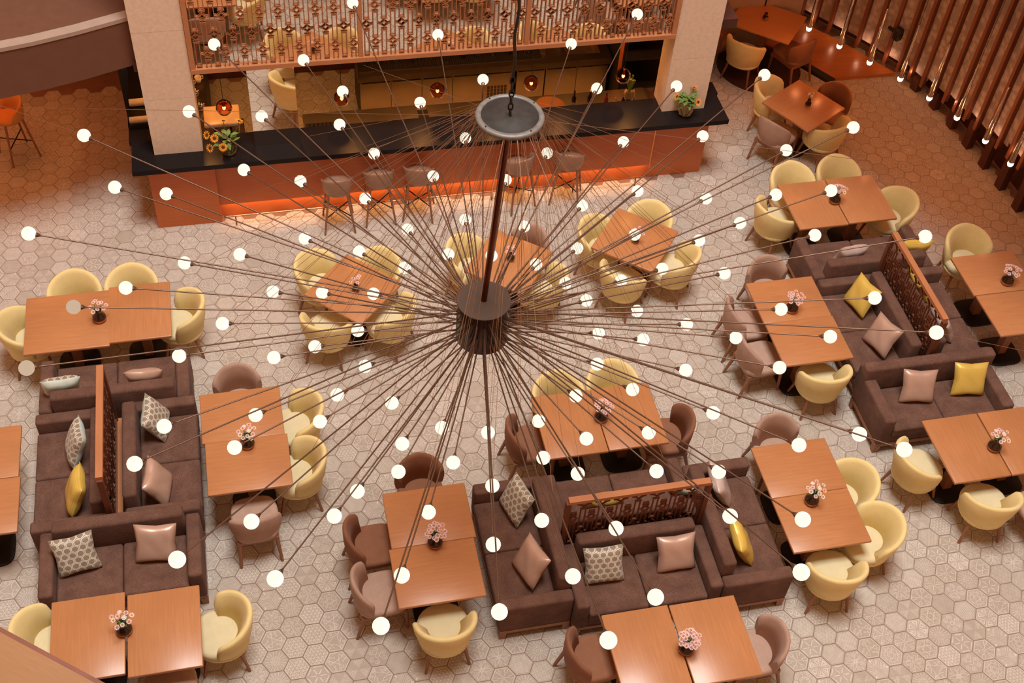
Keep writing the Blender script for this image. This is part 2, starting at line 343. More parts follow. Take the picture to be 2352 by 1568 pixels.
TABLES = [["A", "left", [-2.361, 10.274], 0.935, 0.88, 0.0], ["A", "right", [-1.559, 10.314], 0.7, 0.88, 0.0], ["S1", "", [0.914, 10.315], 0.84, 0.84, 46.1], ["S2", "", [2.85, 10.492], 0.85, 0.83, 52.0], ["S3", "", [4.508, 10.643], 0.85, 0.85, 50.6], ["NE", "", [7.668, 12.961], 0.85, 0.85, 30.7], ["TR", "left", [7.025, 10.943], 0.68, 0.87, 0.0], ["TR", "right", [7.715, 10.959], 0.68, 0.87, 0.0], ["C", "left", [2.985, 7.918], 0.68, 0.87, 0.0], ["C", "right", [3.67, 7.924], 0.68, 0.87, 0.0], ["R1", "farther", [6.09, 9.346], 0.87, 0.68, 0.0], ["R1", "nearer", [6.1, 8.671], 0.87, 0.68, 0.0], ["RB", "farther", [5.312, 6.936], 0.87, 0.68, 0.0], ["RB", "nearer", [5.308, 6.257], 0.87, 0.68, 0.0], ["L2", "farther", [-0.514, 8.618], 0.87, 0.68, 0.0], ["L2", "nearer", [-0.486, 7.944], 0.87, 0.68, 0.0], ["M", "farther", [1.271, 7.0], 0.87, 0.68, 0.0], ["M", "nearer", [1.244, 6.322], 0.87, 0.68, 0.0], ["R2", "farther", [8.873, 9.394], 0.87, 0.68, 0], ["R2", "nearer", [8.892, 8.71], 0.87, 0.68, 0], ["R3", "left", [7.276, 6.885], 0.68, 0.87, 0.0], ["R3", "right", [7.966, 6.885], 0.68, 0.87, 0], ["BL", "left", [-2.089, 6.189], 0.68, 0.87, 0.0], ["BL", "right", [-1.392, 6.146], 0.68, 0.87, 0.0], ["BC", "left", [3.073, 5.142], 0.68, 0.87, 0], ["BC", "right", [3.763, 5.132], 0.68, 0.87, 0], ["LE", "farther", [-3.23, 8.508], 0.87, 0.68, 0], ["LE", "nearer", [-3.212, 7.827], 0.87, 0.68, 0], ["NE2", "", [7.87, 15.05], 1.0, 0.84, -40]]
CHAIRS = [["y", "A", [-2.31, 10.77], 272, "farther left"], ["y", "A", [-1.661, 10.775], 268, "farther right"], ["y", "A", [-1.143, 10.37], 180, "right end"], ["y", "A", [-2.84, 10.36], 2, "left end"], ["y", "S1", [0.565, 10.738], -40, "upper left"], ["y", "S1", [1.22, 10.66], 228, "upper right"], ["y", "S1", [0.555, 9.975], 66.0, "lower left"], ["y", "S1", [1.3, 10.01], 143.5, "lower right"], ["y", "S2", [2.422, 10.743], -45, "upper left"], ["t", "S2", [3.166, 10.87], 228, "upper right"], ["y", "S2", [3.211, 10.235], 144.6, "lower right"], ["y", "S3", [4.147, 10.856], -45, "upper left"], ["y", "S3", [4.79, 11.01], 230, "upper right"], ["y", "S3", [4.27, 10.22], 44.0, "lower left"], ["y", "S3", [4.96, 10.36], 144.2, "lower right"], ["y", "NE", [7.429, 13.419], -40, "upper left"], ["b", "NE", [8.23, 13.18], 222, "upper right"], ["t", "NE", [7.224, 12.733], 35.9, "lower left"], ["y", "NE", [7.921, 12.635], 114.9, "lower right"], ["y", "NE2", [7.433, 14.668], 45.3, "near side"], ["b", "NE2", [8.226, 14.566], 112.7, "right side"], ["b", "NE2", [7.08, 15.12], 20, "left side"], ["y", "TR", [6.978, 11.471], 266, "farther left"], ["y", "TR", [7.663, 11.515], 264, "farther right"], ["y", "TR", [8.162, 10.857], 190, "right end"], ["y", "TR", [6.596, 11.007], 22, "left end"], ["y", "C", [2.989, 8.353], 274, "farther left"], ["y", "C", [3.638, 8.417], 268, "farther right"], ["b", "C", [2.524, 7.957], 2, "left end"], ["b", "C", [4.156, 7.805], 176, "right end"], ["t", "R1", [6.048, 9.86], 268, "far end"], ["t", "R1", [5.537, 9.315], 0, "left side, the farther one,"], ["t", "R1", [5.527, 8.75], 6, "left side, the nearer one,"], ["y", "R1", [6.17, 8.298], 91.4, "near end"], ["y", "R2", [8.846, 9.95], 262, "far end"], ["b", "M", [1.274, 7.535], 272, "far end"], ["b", "M", [0.625, 6.937], 2, "left side, the farther one,"], ["t", "M", [0.629, 6.366], 4, "left side, the nearer one,"], ["y", "M", [1.24, 5.864], 92.7, "near end"], ["t", "L2", [-0.539, 9.091], 272, "far end"], ["y", "L2", [0.052, 8.616], 182, "right side, the farther one,"], ["y", "L2", [0.01, 7.958], 180, "right side, the nearer one,"], ["t", "L2", [-0.479, 7.409], 92.4, "near end"], ["t", "RB", [5.287, 7.433], 268, "far end"], ["y", "RB", [5.812, 6.683], 192, "right side, the farther one,"], ["y", "RB", [5.86, 6.11], 186, "right side, the nearer one,"], ["y", "RB", [5.32, 5.79], 82.4, "near end"], ["y", "R3", [6.799, 6.901], 15.2, "left end"], ["y", "R3", [7.352, 6.321], 81.4, "near side, the left one,"], ["t", "R3", [7.97, 6.1], 100, "near side, the right one,"], ["y", "BL", [-0.893, 6.197], 180, "right end"], ["y", "BL", [-2.482, 6.373], 8, "left end"], ["t", "BL", [-1.388, 5.637], 92, "near side"], ["b", "BC", [2.564, 5.3], 4, "left end"], ["t", "BC", [4.257, 5.084], 182, "right end"]]
STOOLS = [[[0.936, 12.244], 88], [[1.483, 12.314], 90], [[2.017, 12.311], 78], [[3.36, 12.322], 112], [[4.067, 12.325], 70]]
VASES = [["A", [-2.001, 10.24], 9, 0], ["S1", [0.937, 10.265], 5, 0], ["S2", [2.871, 10.505], 5, 0], ["S3", [4.492, 10.587], 6, 0], ["NE", [7.718, 12.934], 0, 1], ["TR", [7.326, 10.938], 14, 0], ["C", [3.346, 7.923], 16, 0], ["R1", [6.055, 9.161], 16, 0], ["R2", [8.944, 9.194], 18, 0], ["R3", [7.573, 6.818], 12, 2], ["RB", [5.275, 6.483], 12, 2], ["L2", [-0.477, 8.182], 12, 2], ["M", [1.276, 6.64], 20, 0], ["BL", [-1.752, 6.19], 10, 2], ["BC", [3.441, 5.069], 26, 0], ["NE2", [7.835, 15.069], 0, 3]]
SOFAS = [[-1.815, 7.16, 270, "brown sofa facing the bottom-left corner table", 0, 1.02], [-2.325, 8.32, 180, "brown sofa of the left group facing the left edge", 0, 1.0], [-1.39, 8.34, 0, "brown sofa of the left group facing the table on its right", 0, 1.0], [-1.865, 9.48, 90, "brown sofa of the left group facing the long table behind", 0, 1.05], [2.185, 6.64, 180, "brown sofa of the middle group facing the table on its left", 0, 1.0], [3.335, 7.02, 90, "brown sofa of the middle group facing the chandelier hub", 0, 1.0], [3.335, 6.14, 270, "brown sofa of the middle group facing the bottom edge", 0, 1.0], [4.485, 6.51, 0, "brown sofa of the middle group facing the table on its right", 0, 1.0], [7.465, 10.15, 90, "brown sofa of the right group facing the long table behind", 0, 1.06], [7.05, 8.99, 180, "brown sofa of the right group facing the table on its left", 0, 1.0], [7.43, 7.835, 270, "brown sofa of the right group with pink and yellow cushions at front", 1, 1.06], [7.98, 9.0, 0, "brown sofa of the right group facing the right edge table", 0, 1.0]]
CUSHIONS = [["hex", -2.418, 9.381, 95, 16, 4, "at the left end of the rear sofa, left group"], ["pink", -1.528, 9.38, 88, 18, 0, "at the right end of the rear sofa, left group"], ["hex", -2.257, 8.583, 185, 25, 10, "on the left-facing sofa, left group"], ["gold", -2.249, 7.968, 182, 25, 8, "on the left-facing sofa, left group"], ["hex", -1.434, 8.795, 350, 28, 6, "on the right-facing sofa, left group"], ["pink", -1.434, 7.954, 350, 28, 2, "on the right-facing sofa, left group"], ["hex", -2.242, 7.205, 275, 32, 4, "on the front sofa of the left group"], ["pink", -1.466, 7.208, 266, 32, -3, "on the front sofa of the left group"], ["hex", 2.224, 7.099, 192, 28, 6, "at the far end of the left-facing sofa, middle group"], ["pink", 2.212, 6.344, 194, 30, 8, "on the left-facing sofa, middle group"], ["hex", 2.94, 6.194, 266, 30, 2, "on the front sofa of the middle group"], ["pink", 3.717, 6.206, 270, 30, 0, "on the front sofa of the middle group"], ["silver", 4.427, 6.944, 355, 28, 6, "on the right-facing sofa, middle group"], ["gold", 4.427, 6.211, 355, 28, 4, "on the right-facing sofa, middle group"], ["gold", 3.145, 6.966, 92, 32, 0, "behind the lattice of the middle group"], ["hex", 4.122, 6.966, 88, 32, 0, "behind the lattice of the middle group"], ["silver", 7.211, 10.061, 96, 18, 0, "on the rear sofa of the right group"], ["gold", 8.091, 10.05, 88, 18, 0, "on the rear sofa of the right group"], ["gold", 7.094, 9.362, 190, 28, 6, "on the left-facing sofa, right group"], ["pink", 7.082, 8.694, 192, 30, 8, "on the left-facing sofa, right group"], ["pink", 7.196, 7.888, 262, 30, -2, "on the front sofa of the right group"], ["gold", 7.852, 7.894, 264, 30, -2, "on the front sofa of the right group"], ["gold", 7.908, 9.465, 0, 28, 4, "behind the lattice of the right group"], ["silver", 7.908, 8.78, 0, 28, 4, "behind the lattice of the right group"]]

# ------------------------------------------------------------------ wall line of the slatted wall
WL = [(8.60, 16.4), (8.85, 16.0), (9.43, 15.2), (9.90, 14.4), (10.08, 13.7), (10.16, 13.17), (10.2, 12.7), (10.24, 12.23), (10.3, 11.28), (10.36, 10.3), (10.4, 9.3), (10.45, 8.3)]
def wall_x(y):
    for (xa, ya), (xb, yb) in zip(WL, WL[1:]):
        if yb <= y <= ya: return xa + (xb - xa) * (ya - y) / (ya - yb)
    return 10.45 if y < 8.3 else 8.6
def resample(step):
    out = []; acc = 0.0; nxt = 0.0
    for (xa, ya), (xb, yb) in zip(WL, WL[1:]):
        L = math.hypot(xb - xa, yb - ya); 
        while nxt <= acc + L:
            t = (nxt - acc) / L; out.append((xa + (xb - xa) * t, ya + (yb - ya) * t, math.atan2(yb - ya, xb - xa))); nxt += step
        acc += L
    return out

# ------------------------------------------------------------------ floor: grout bed and hexagonal tiles
fb = MB(); fb.box(-9, 15, -1.5, 21, -0.06, -0.006, M['grout']); floor = struct(fb.build('floor'))
TA = 0.1336; TR = TA - 0.0026; TF = TA * 3 ** 0.5; TX, TY = -0.2237, 6.381
H3 = 3 ** 0.5 / 2
def hexv(s=1.0): return [(s * math.cos(k * PI / 3), s * math.sin(k * PI / 3)) for k in range(6)]
def rot2(p, a): c, s = math.cos(a), math.sin(a); return (p[0] * c - p[1] * s, p[0] * s + p[1] * c)
def r6(ls, n=6): return [([rot2(p, k * 2 * PI / n) for p in pts], w) for k in range(n) for pts, w in ls]
def loop(s): h = hexv(s); return h + [h[0]]
def spiral(cx, cy, r, turns, a0, d=1, n=9): return [(cx + r * (1 - 0.8 * i / n) * math.cos(a0 + d * 2 * PI * turns * i / n), cy + r * (1 - 0.8 * i / n) * math.sin(a0 + d * 2 * PI * turns * i / n)) for i in range(n + 1)]
def arc(cx, cy, r, a, b, n=6): return [(cx + r * math.cos(a + (b - a) * i / n), cy + r * math.sin(a + (b - a) * i / n)) for i in range(n + 1)]
def clip(p, q, s=0.86):
    t0, t1 = 0.0, 1.0; dx, dy = q[0] - p[0], q[1] - p[1]
    for k in range(6):
        a = PI / 6 + k * PI / 3; nx, ny = math.cos(a), math.sin(a)
        den = nx * dx + ny * dy; num = s * H3 - (nx * p[0] + ny * p[1])
        if abs(den) < 1e-9:
            if num < 0: return None
        elif den > 0: t1 = min(t1, num / den)
        else: t0 = max(t0, num / den)
    if t1 - t0 < 1e-3: return None
    return [(p[0] + dx * t0, p[1] + dy * t0), (p[0] + dx * t1, p[1] + dy * t1)]
def hatch(a, step, w, s=0.88, off=0.0):
    out = []; k = -int(1 / step) - 1
    while k * step < 1.1:
        d = k * step + off; n = (math.cos(a + PI / 2) * d, math.sin(a + PI / 2) * d)
        c = clip((n[0] - 2 * math.cos(a), n[1] - 2 * math.sin(a)), (n[0] + 2 * math.cos(a), n[1] + 2 * math.sin(a)), s)
        if c: out.append((c, w))
        k += 1
    return out
def dots(step, r, s=0.84):
    out = []
    for i in range(-9, 10):
        for j in range(-9, 10):
            x = step * (i + 0.5 * j); y = step * H3 * j
            if all(math.cos(PI / 6 + k * PI / 3) * x + math.sin(PI / 6 + k * PI / 3) * y < s * H3 for k in range(6)): out.append(([(x - r, y), (x + r, y)], r * 1.9))
    return out
W0 = 0.034
def patterns():
    P = []; B = [(loop(0.9), W0)]
    P.append(dots(0.21, 0.016))
    P.append(B + hatch(0, 0.26, W0) + hatch(PI / 3, 0.26, W0) + hatch(2 * PI / 3, 0.26, W0))
    P.append(B + r6([([(0.05, 0), (0.42, 0)], W0), ([(0.78, 0.11), (0.5, 0.11), (0.42, 0), (0.5, -0.11), (0.78, -0.11)], W0)]))
    P.append(r6([([(0.16, 0), (0.62, 0)], 0.05), ([rot2((0.74, -0.3), PI / 6), rot2((0.74, 0.3), PI / 6)], 0.05)]))
    P.append(r6([([(0.05, 0), (0.35, 0.12), (0.62, 0.09), (0.86, 0), (0.62, -0.09), (0.35, -0.12), (0.05, 0)], 0.028), ([rot2((0.08, 0), PI / 6), rot2((0.76, 0), PI / 6)], 0.028), ([rot2((0.3, 0), PI / 11), rot2((0.8, 0), PI / 8.5)], 0.022), ([rot2((0.3, 0), -PI / 11), rot2((0.8, 0), -PI / 8.5)], 0.022)]))
    P.append(r6([(spiral(0.5, 0.2, 0.24, 1.6, PI, -1), 0.03), (spiral(0.5, -0.2, 0.24, 1.6, PI, 1), 0.03), ([(0.26, 0.2), (0.16, 0.0), (0.26, -0.2)], 0.03)], 3) + [(loop(0.16), 0.03)])
    P.append(r6([([(0.2, 0.1), (0.62, 0.1), (0.62, -0.1), (0.2, -0.1)], 0.03), ([(0.3, 0.2), (0.8, 0.2), (0.8, -0.2), (0.3, -0.2)], 0.03)]) + [(loop(0.12), 0.03)])
    ch = []
    for s in (0.22, 0.34, 0.46, 0.58, 0.70): ch.append(([rot2((0.88 - s, 0), 0), (0.88 - s + s * 0.5, s * H3)], 0.028)); ch.append(([(0.88 - s, 0), (0.88 - s + s * 0.5, -s * H3)], 0.028))
    P.append(r6(ch, 3) + r6([([(0, 0), rot2((0.88, 0), PI / 3)], 0.02)], 3) + r6([([(0.8, -0.06), (0.8, 0.06)], 0.16)], 3))
    P.append(hatch(PI / 5, 0.12, 0.026) + hatch(PI / 5 + PI / 2, 0.12, 0.026))
    P.append(hatch(0, 0.085, 0.03) + hatch(PI / 2, 0.42, 0.02))
    P.append(r6([([(0.06, 0), (0.8, 0)], W0), ([(0.8, 0), (0.8, 0.18), (0.6, 0.18), (0.6, 0.09), (0.7, 0.09)], 0.028), ([(0.72, -0.08), (0.72, -0.26), (0.55, -0.26)], 0.028), ([(0.3, 0.08), (0.45, 0.3)], 0.024), ([(0.42, 0.06), (0.52, 0.22)], 0.024)]))
    P.append([(arc(0, 0, 0.12, 0, 2 * PI, 8), 0.03)] + [([rot2((0.22 if k % 2 else 0.5, 0), k * PI / 18), rot2((0.46 if k % 2 else 0.82, 0), k * PI / 18)], 0.03) for k in range(36)])
    P.append(B + r6([([(0.25, 0), rot2((0.25, 0), 2 * PI / 3)], W0), ([(0.25, 0), (0.45, 0.08), (0.45, 0.16), (0.62, 0.16), (0.62, -0.16), (0.45, -0.16), (0.45, -0.08), (0.25, 0)], 0.03), (spiral(0.1, 0.62, 0.14, 1.3, -PI / 2), 0.028), (spiral(-0.16, 0.62, 0.14, 1.3, -PI / 2, -1), 0.028), ([rot2((0.36, 0), PI / 3), rot2((0.46, 0.08), PI / 3), rot2((0.5, 0), PI / 3), rot2((0.46, -0.08), PI / 3), rot2((0.36, 0), PI / 3)], 0.026)], 3))
    P.append(B + r6([([(0.9, 0)] + arc(0.0, 0.0, 0.01, 0, 0, 1)[:0] + [(0.55, 0.1), (0.28, 0.3), (0.05, 0.6), rot2((0.9, 0), PI * 2 / 3)][:3], W0), ([rot2((0.9, 0), PI * 2 / 3), rot2((0.5, 0.02), PI * 2 / 3), (0.02, 0.28), (0.28, 0.3)], W0), (spiral(0.42, 0.5, 0.14, 1.4, 0), 0.028), (spiral(0.66, 0.26, 0.12, 1.4, PI), 0.028)], 3))
    P.append(B + r6([([(0.12, 0.02), (0.84, 0.02)], W0)] + [([rot2((0.2 + s, 0), PI / 6), (0.72 - s * 0.35, 0.14 + s * 0.1), rot2((0.72 - s * 0.35, -0.14 - s * 0.1), PI / 3), rot2((0.2 + s, 0), PI / 6)], 0.026) for s in (0.0, 0.12, 0.24)]))
    P.append(hatch(0, 0.5, 0.035, 0.88, 0.25) + hatch(PI / 3, 0.5, 0.035, 0.88, 0.25) + hatch(2 * PI / 3, 0.5, 0.035, 0.88, 0.25) + r6([([(0.55, 0.1), (0.8, 0.12)], 0.026), ([(0.55, 0.0), (0.84, 0.0)], 0.026), ([(0.55, -0.1), (0.8, -0.12)], 0.026), ([(0.3, 0.0), (0.4, 0.0)], 0.06)]))
    P.append(B + [(loop(0.22), 0.03), (loop(0.34), 0.03)] + r6([([(0.34, 0), (0.5, 0)], 0.03), ([(0.72, 0.06), (0.5, 0.06), (0.5, 0.24), (0.62, 0.3)], 0.03), ([(0.72, -0.06), (0.5, -0.06), (0.5, -0.24), (0.62, -0.3)], 0.03)]))
    br = []
    for k in range(3):
        e1 = rot2((1, 0), k * 2 * PI / 3); e2 = rot2((1, 0), k * 2 * PI / 3 + PI / 3)
        for i in range(1, 8):
            t = i * 0.115; br.append(([(e1[0] * t, e1[1] * t), (e1[0] * t + e2[0] * 0.88, e1[1] * t + e2[1] * 0.88)], 0.022))
        for i in range(1, 6):
            t = i * 0.16; br.append(([(e2[0] * t, e2[1] * t), (e1[0] * 0.88 + e2[0] * t, e1[1] * 0.88 + e2[1] * t)], 0.016))
    P.append([(c, w) for (p, w) in br for c in [clip(p[0], p[1], 0.88)] if c])
    P.append(dots(0.135, 0.024))
    return P
PATS = patterns()
def tile_geo(lines):
    # verts, faces, material index per face: 0 glaze, 1 line
    vs = []; fs = []; ms = []
    top = [(x * TR, y * TR, 0.0) for x, y in hexv(0.985)]; mid = [(x * TR, y * TR, -0.0012) for x, y in hexv()]; bot = [(x * TR, y * TR, -0.008) for x, y in hexv()]
    vs += top + mid + bot; fs.append((0, 1, 2, 3, 4, 5)); ms.append(0)
    for a in (0, 6):
        for k in range(6): fs.append((a + k, a + 6 + k, a + 6 + (k + 1) % 6, a + (k + 1) % 6)); ms.append(0)
    for pts, w in lines:
        for p, q in zip(pts, pts[1:]):
            dx, dy = q[0] - p[0], q[1] - p[1]; l = math.hypot(dx, dy)
            if l < 1e-6: continue
            nx, ny = -dy / l * w * .55, dx / l * w * .55; k = len(vs)
            for x, y in ((p[0] + nx, p[1] + ny), (p[0] - nx, p[1] - ny), (q[0] - nx, q[1] - ny), (q[0] + nx, q[1] + ny)): vs.append((x * TR, y * TR, 0.0005))
            fs.append((k, k + 1, k + 2, k + 3)); ms.append(1)
    return vs, fs, ms
GEO = []
for ip, ln in enumerate(PATS):
    for k in range(3): GEO.append(tile_geo([([rot2(p, k * PI / 3) for p in pts], w) for pts, w in ln]))
TILE_ME = []
for vs, fs, ms in GEO:
    me = D.meshes.new('tile'); me.from_pydata(vs, [], fs); me.materials.append(M['tile']); me.materials.append(M['tile_line']); me.polygons.foreach_set('material_index', ms); TILE_ME.append(me)
BLOCK = []   # (cx, cy, hx, hy) of furniture that hides the tiles under it, filled from the layout below
for tab, w, c, lx, ly, rot in TABLES:
    h = 0.5 * max(lx, ly) if rot else 0
    BLOCK.append((c[0], c[1], h or lx / 2, h or ly / 2))
for s in SOFAS: BLOCK.append((s[0], s[1], 0.8 if s[2] % 180 else 0.8, 0.8))
def project(x, y, z=0.0):
    d = Vector((x, y, z)) - CAM; w = d.dot(wx); return 1176 + 2850.07 * d.dot(rx) / w, 784 - 2850.07 * d.dot(ux) / w, w
spots = []
for i in range(-70, 90):
    for j in range(-60, 90):
        x = TX + i * 1.5 * TA; y = TY + j * TF + (TF / 2 if i % 2 else 0)
        if y > 15.55 or y < 1 or x > wall_x(y) + 0.2: continue
        if 12.62 < y < 12.9 and -1.3 < x < 6.0: continue
        u, v, w = project(x, y)
        if w < 1 or not (-420 < u < 2772 and -260 < v < 1830): continue
        seen = 10 < u < 2342 and 10 < v < 1558 and not any(abs(x - b[0] - 0.05) < b[2] and abs(y - b[1] - 0.15) < b[3] + 0.15 for b in BLOCK) and not (u < 260 and v > 1400)
        spots.append((w, seen, x, y))
spots.sort()
lone = [s for s in spots if s[1]][:300]; ids = set(id(s) for s in lone)
last = {}
def pick(x, y):
    return random.randrange(len(GEO))
for s in lone:
    o = link('tile', TILE_ME[pick(s[2], s[3])], floor, (s[2], s[3], 0)); 
bv = []; bf = []; bm_ = []; bt = []
for s in spots:
    if id(s) in ids: continue
    vs, fs, ms = GEO[pick(s[2], s[3])]; k = len(bv); x, y = s[2], s[3]; t = random.random()
    bv += [(a + x, b + y, c) for a, b, c in vs]; bf += [tuple(q + k for q in f) for f in fs]; bm_ += ms; bt += [t] * len(fs)
me = D.meshes.new('tiles'); me.from_pydata(bv, [], bf); me.materials.append(M['tile']); me.materials.append(M['tile_line'])
me.polygons.foreach_set('material_index', bm_); at = me.attributes.new('tint', 'FLOAT', 'FACE'); at.data.foreach_set('value', bt)
o = link('tiles', me, floor); o['kind'] = 'stuff'
del bv, bf, bm_, bt

# ------------------------------------------------------------------ seats
def shell_mesh(name, mat, a, rx_, ry_, bx, by, z0, hb, ht, th, zin, n=26, tipr=0.42, tips=0.16, pw=1.6, slope=0.055):
    vs = []; NP = 9
    for i in range(n + 1):
        ph = -a + 2 * a * i / n; t = abs(ph) / a
        top = hb - (hb - ht) * t ** pw
        zb = z0 + 0.03 * t * t
        if t > 1 - tips: q = (t - 1 + tips) / tips; top -= (top - zb) * tipr * (1 - math.sqrt(max(0, 1 - q * q)))
        def P(z, off):
            f = max(0, min(1, (z - z0) / (hb - z0))) ** 0.85
            X = bx + (rx_ - bx) * f - off; Y = by + (ry_ - by) * f - off
            return (X * math.sin(ph), -Y * math.cos(ph), z)
        zi = min(zin, top - 0.05)
        vs += [P(zb, 0.012), P(zb + 0.02, 0), P((zb + top) / 2, -0.006), P(top - 0.03, 0), P(top - 0.006, th * 0.22), P(top, th * 0.5), P(top - 0.008, th * 0.8), P(top - 0.04, th), P(zi, th * 1.0 + slope)]
    fs = []
    for i in range(n):
        for j in range(NP):
            a0 = i * NP + j; b0 = i * NP + (j + 1) % NP
            fs.append((a0, a0 + NP, b0 + NP, b0))
    fs.append(tuple(range(NP))); fs.append(tuple(n * NP + k for k in range(NP))[::-1])
    me = D.meshes.new(name); me.from_pydata(vs, [], fs); me.materials.append(mat)
    me.polygons.foreach_set('use_smooth', [True] * (len(fs) - 2) + [False, False]); return me
def disc_mesh(name, mat, prof, sx, sy, n=28, y0=0.0, sq=2.0):
    vs = []; fs = []
    for r, z in prof:
        for i in range(n):
            t = 2 * PI * i / n; c, s = math.cos(t), math.sin(t)
            k = (abs(c) ** sq + abs(s) ** sq) ** (-1 / sq)
            vs.append((sx * r * k * c, y0 + sy * r * k * s, z))
    for j in range(len(prof) - 1):
        for i in range(n): fs.append((j * n + i, j * n + (i + 1) % n, (j + 1) * n + (i + 1) % n, (j + 1) * n + i))
    fs.append(tuple(range(n))[::-1]); fs.append(tuple(range((len(prof) - 1) * n, len(prof) * n)))
    me = D.meshes.new(name); me.from_pydata(vs, [], fs); me.materials.append(mat); me.polygons.foreach_set('use_smooth', [True] * len(fs)); return me
def leg_set(root, tops, feet, r0, r1, ztop, mat):
    for (tx, ty), (fx, fy) in zip(tops, feet):
        b = MB(); b.tube((fx, fy, 0), (tx, ty, ztop), r1, r0, mat, 8); b.build('leg', root)
def tub_chair(kind):
    body, seat = {'y': ('yellow', 'yellow_seat'), 'o': ('orange', 'orange')}[kind]
    t = thing('tub_chair', 'x', 'chair')
    link('backrest_shell', shell_mesh('backrest_shell', M[body], R(101), 0.345, 0.335, 0.255, 0.255, 0.33, 0.80, 0.655, 0.062, 0.43, 30, 0.42, 0.16, 1.6, 0.075), t)
    link('seat', disc_mesh('seat', M[seat], [(0.86, 0.35), (0.97, 0.375), (1.0, 0.41), (0.97, 0.445), (0.86, 0.462), (0.5, 0.472), (0.1, 0.474)], 0.265, 0.265, 28, 0.02, 2.3), t)
    link('seat_base', disc_mesh('seat_base', M[body], [(0.9, 0.30), (1.0, 0.32), (1.0, 0.37)], 0.26, 0.262, 28, 0.005, 2.2), t)
    leg_set(t, [(-.17, -.15), (.17, -.15), (-.17, .16), (.17, .16)], [(-.225, -.215), (.225, -.215), (-.215, .225), (.215, .225)], 0.022, 0.014, 0.32, M['wood_leg'])
    return t
def dining_chair(kind):
    body, seat = {'t': ('taupe', 'taupe_seat'), 'b': ('brown', 'brown_seat')}[kind]
    t = thing('dining_chair', 'x', 'chair')
    link('backrest', shell_mesh('backrest', M[body], R(74), 0.30, 0.245, 0.262, 0.225, 0.40, 0.80, 0.66, 0.05, 0.44, 24, 0.12, 0.10, 1.9), t)
    link('seat', disc_mesh('seat', M[seat], [(0.90, 0.36), (0.98, 0.375), (1.0, 0.41), (0.98, 0.445), (0.90, 0.458), (0.5, 0.465), (0.1, 0.466)], 0.245, 0.27, 28, 0.06, 3.6), t)
    a = MB(); a.box(-.215, .215, -.175, .29, 0.315, 0.362, M['wood_leg']); a.build('apron', t)
    leg_set(t, [(-.19, -.15), (.19, -.15), (-.195, .27), (.195, .27)], [(-.215, -.24), (.215, -.24), (-.21, .285), (.21, .285)], 0.024, 0.015, 0.34, M['wood_leg'])
    return t
def bar_stool(mat):
    t = thing('bar_stool', 'x', 'stool')
    link('backrest_shell', shell_mesh('backrest_shell', M[mat], R(100), 0.225, 0.22, 0.185, 0.185, 0.62, 0.93, 0.80, 0.035, 0.70, 24), t)
    link('seat', disc_mesh('seat', M[mat], [(0.9, 0.63), (1.0, 0.66), (0.97, 0.695), (0.6, 0.71), (0.1, 0.712)], 0.19, 0.19, 24, 0.01, 2.2), t)
    leg_set(t, [(-.12, -.12), (.12, -.12), (-.12, .12), (.12, .12)], [(-.2, -.2), (.2, -.2), (-.2, .2), (.2, .2)], 0.018, 0.012, 0.64, M['wood_leg'])
    f = MB(); 
    for a, b in (((-.168, -.168), (.168, .168)), ((.168, -.168), (-.168, .168))): f.tube((a[0], a[1], .27), (b[0], b[1], .27), .008, .008, M['black_metal'], 6)
    f.build('foot_brace', t)
    return t
# ------------------------------------------------------------------ tables
TNAME = {'A': 'long table behind the left sofa group', 'S1': 'diamond-turned table left of the chandelier hub', 'S2': 'diamond-turned table behind the chandelier pole', 'S3': 'diamond-turned table right of the chandelier pole',
 'NE': "diamond-turned table off the bar's right end", 'NE2': 'dark table beside the wooden platform', 'TR': 'long table before the slatted wall', 'R1': 'table left of the right sofa group', 'R2': 'right-edge table nearest the slatted wall',
 'R3': 'right-edge table below the right sofa group', 'C': 'long table above the middle sofa group', 'RB': 'table right of the middle sofa group', 'M': 'table left of the middle sofa group', 'L2': 'table right of the left sofa group',
 'BL': 'bottom-left corner table', 'BC': 'bottom-edge table before the middle sofa group', 'LE': 'table cut by the left edge'}
def make_table(name, label, c, lx, ly, rot, group=None):
    if ly > lx: lx, ly, rot = ly, lx, rot + 90
    t = thing(name, label, 'table', (c[0], c[1], 0), R(rot), group)
    rbox('tabletop', (0, 0, 0.732), (lx - 0.004, ly - 0.004, 0.036), M['table'], 0.008, 2, t)
    b = MB(); b.box(-.05, .05, -.05, .05, 0.02, 0.70, M['wood_leg']); b.box(-.22, .22, -.05, .05, 0.69, 0.715, M['wood_leg']); b.build('column', t)
    link('base_plate', disc_mesh('base_plate', M['black_metal'], [(1, 0.0), (1, 0.012), (0.96, 0.018), (0.2, 0.022)], 0.235, 0.235, 32, 0, 4.0), t)
    return t
for tab, w, c, lx, ly, rot in TABLES:
    nm = TNAME[tab]
    lab = ('wooden %s, pedestal on black base' % nm) if not w else ('%s half of the wooden %s' % (w, nm))
    make_table('dining_table', lab, c, lx, ly, rot)
PROTO = {}
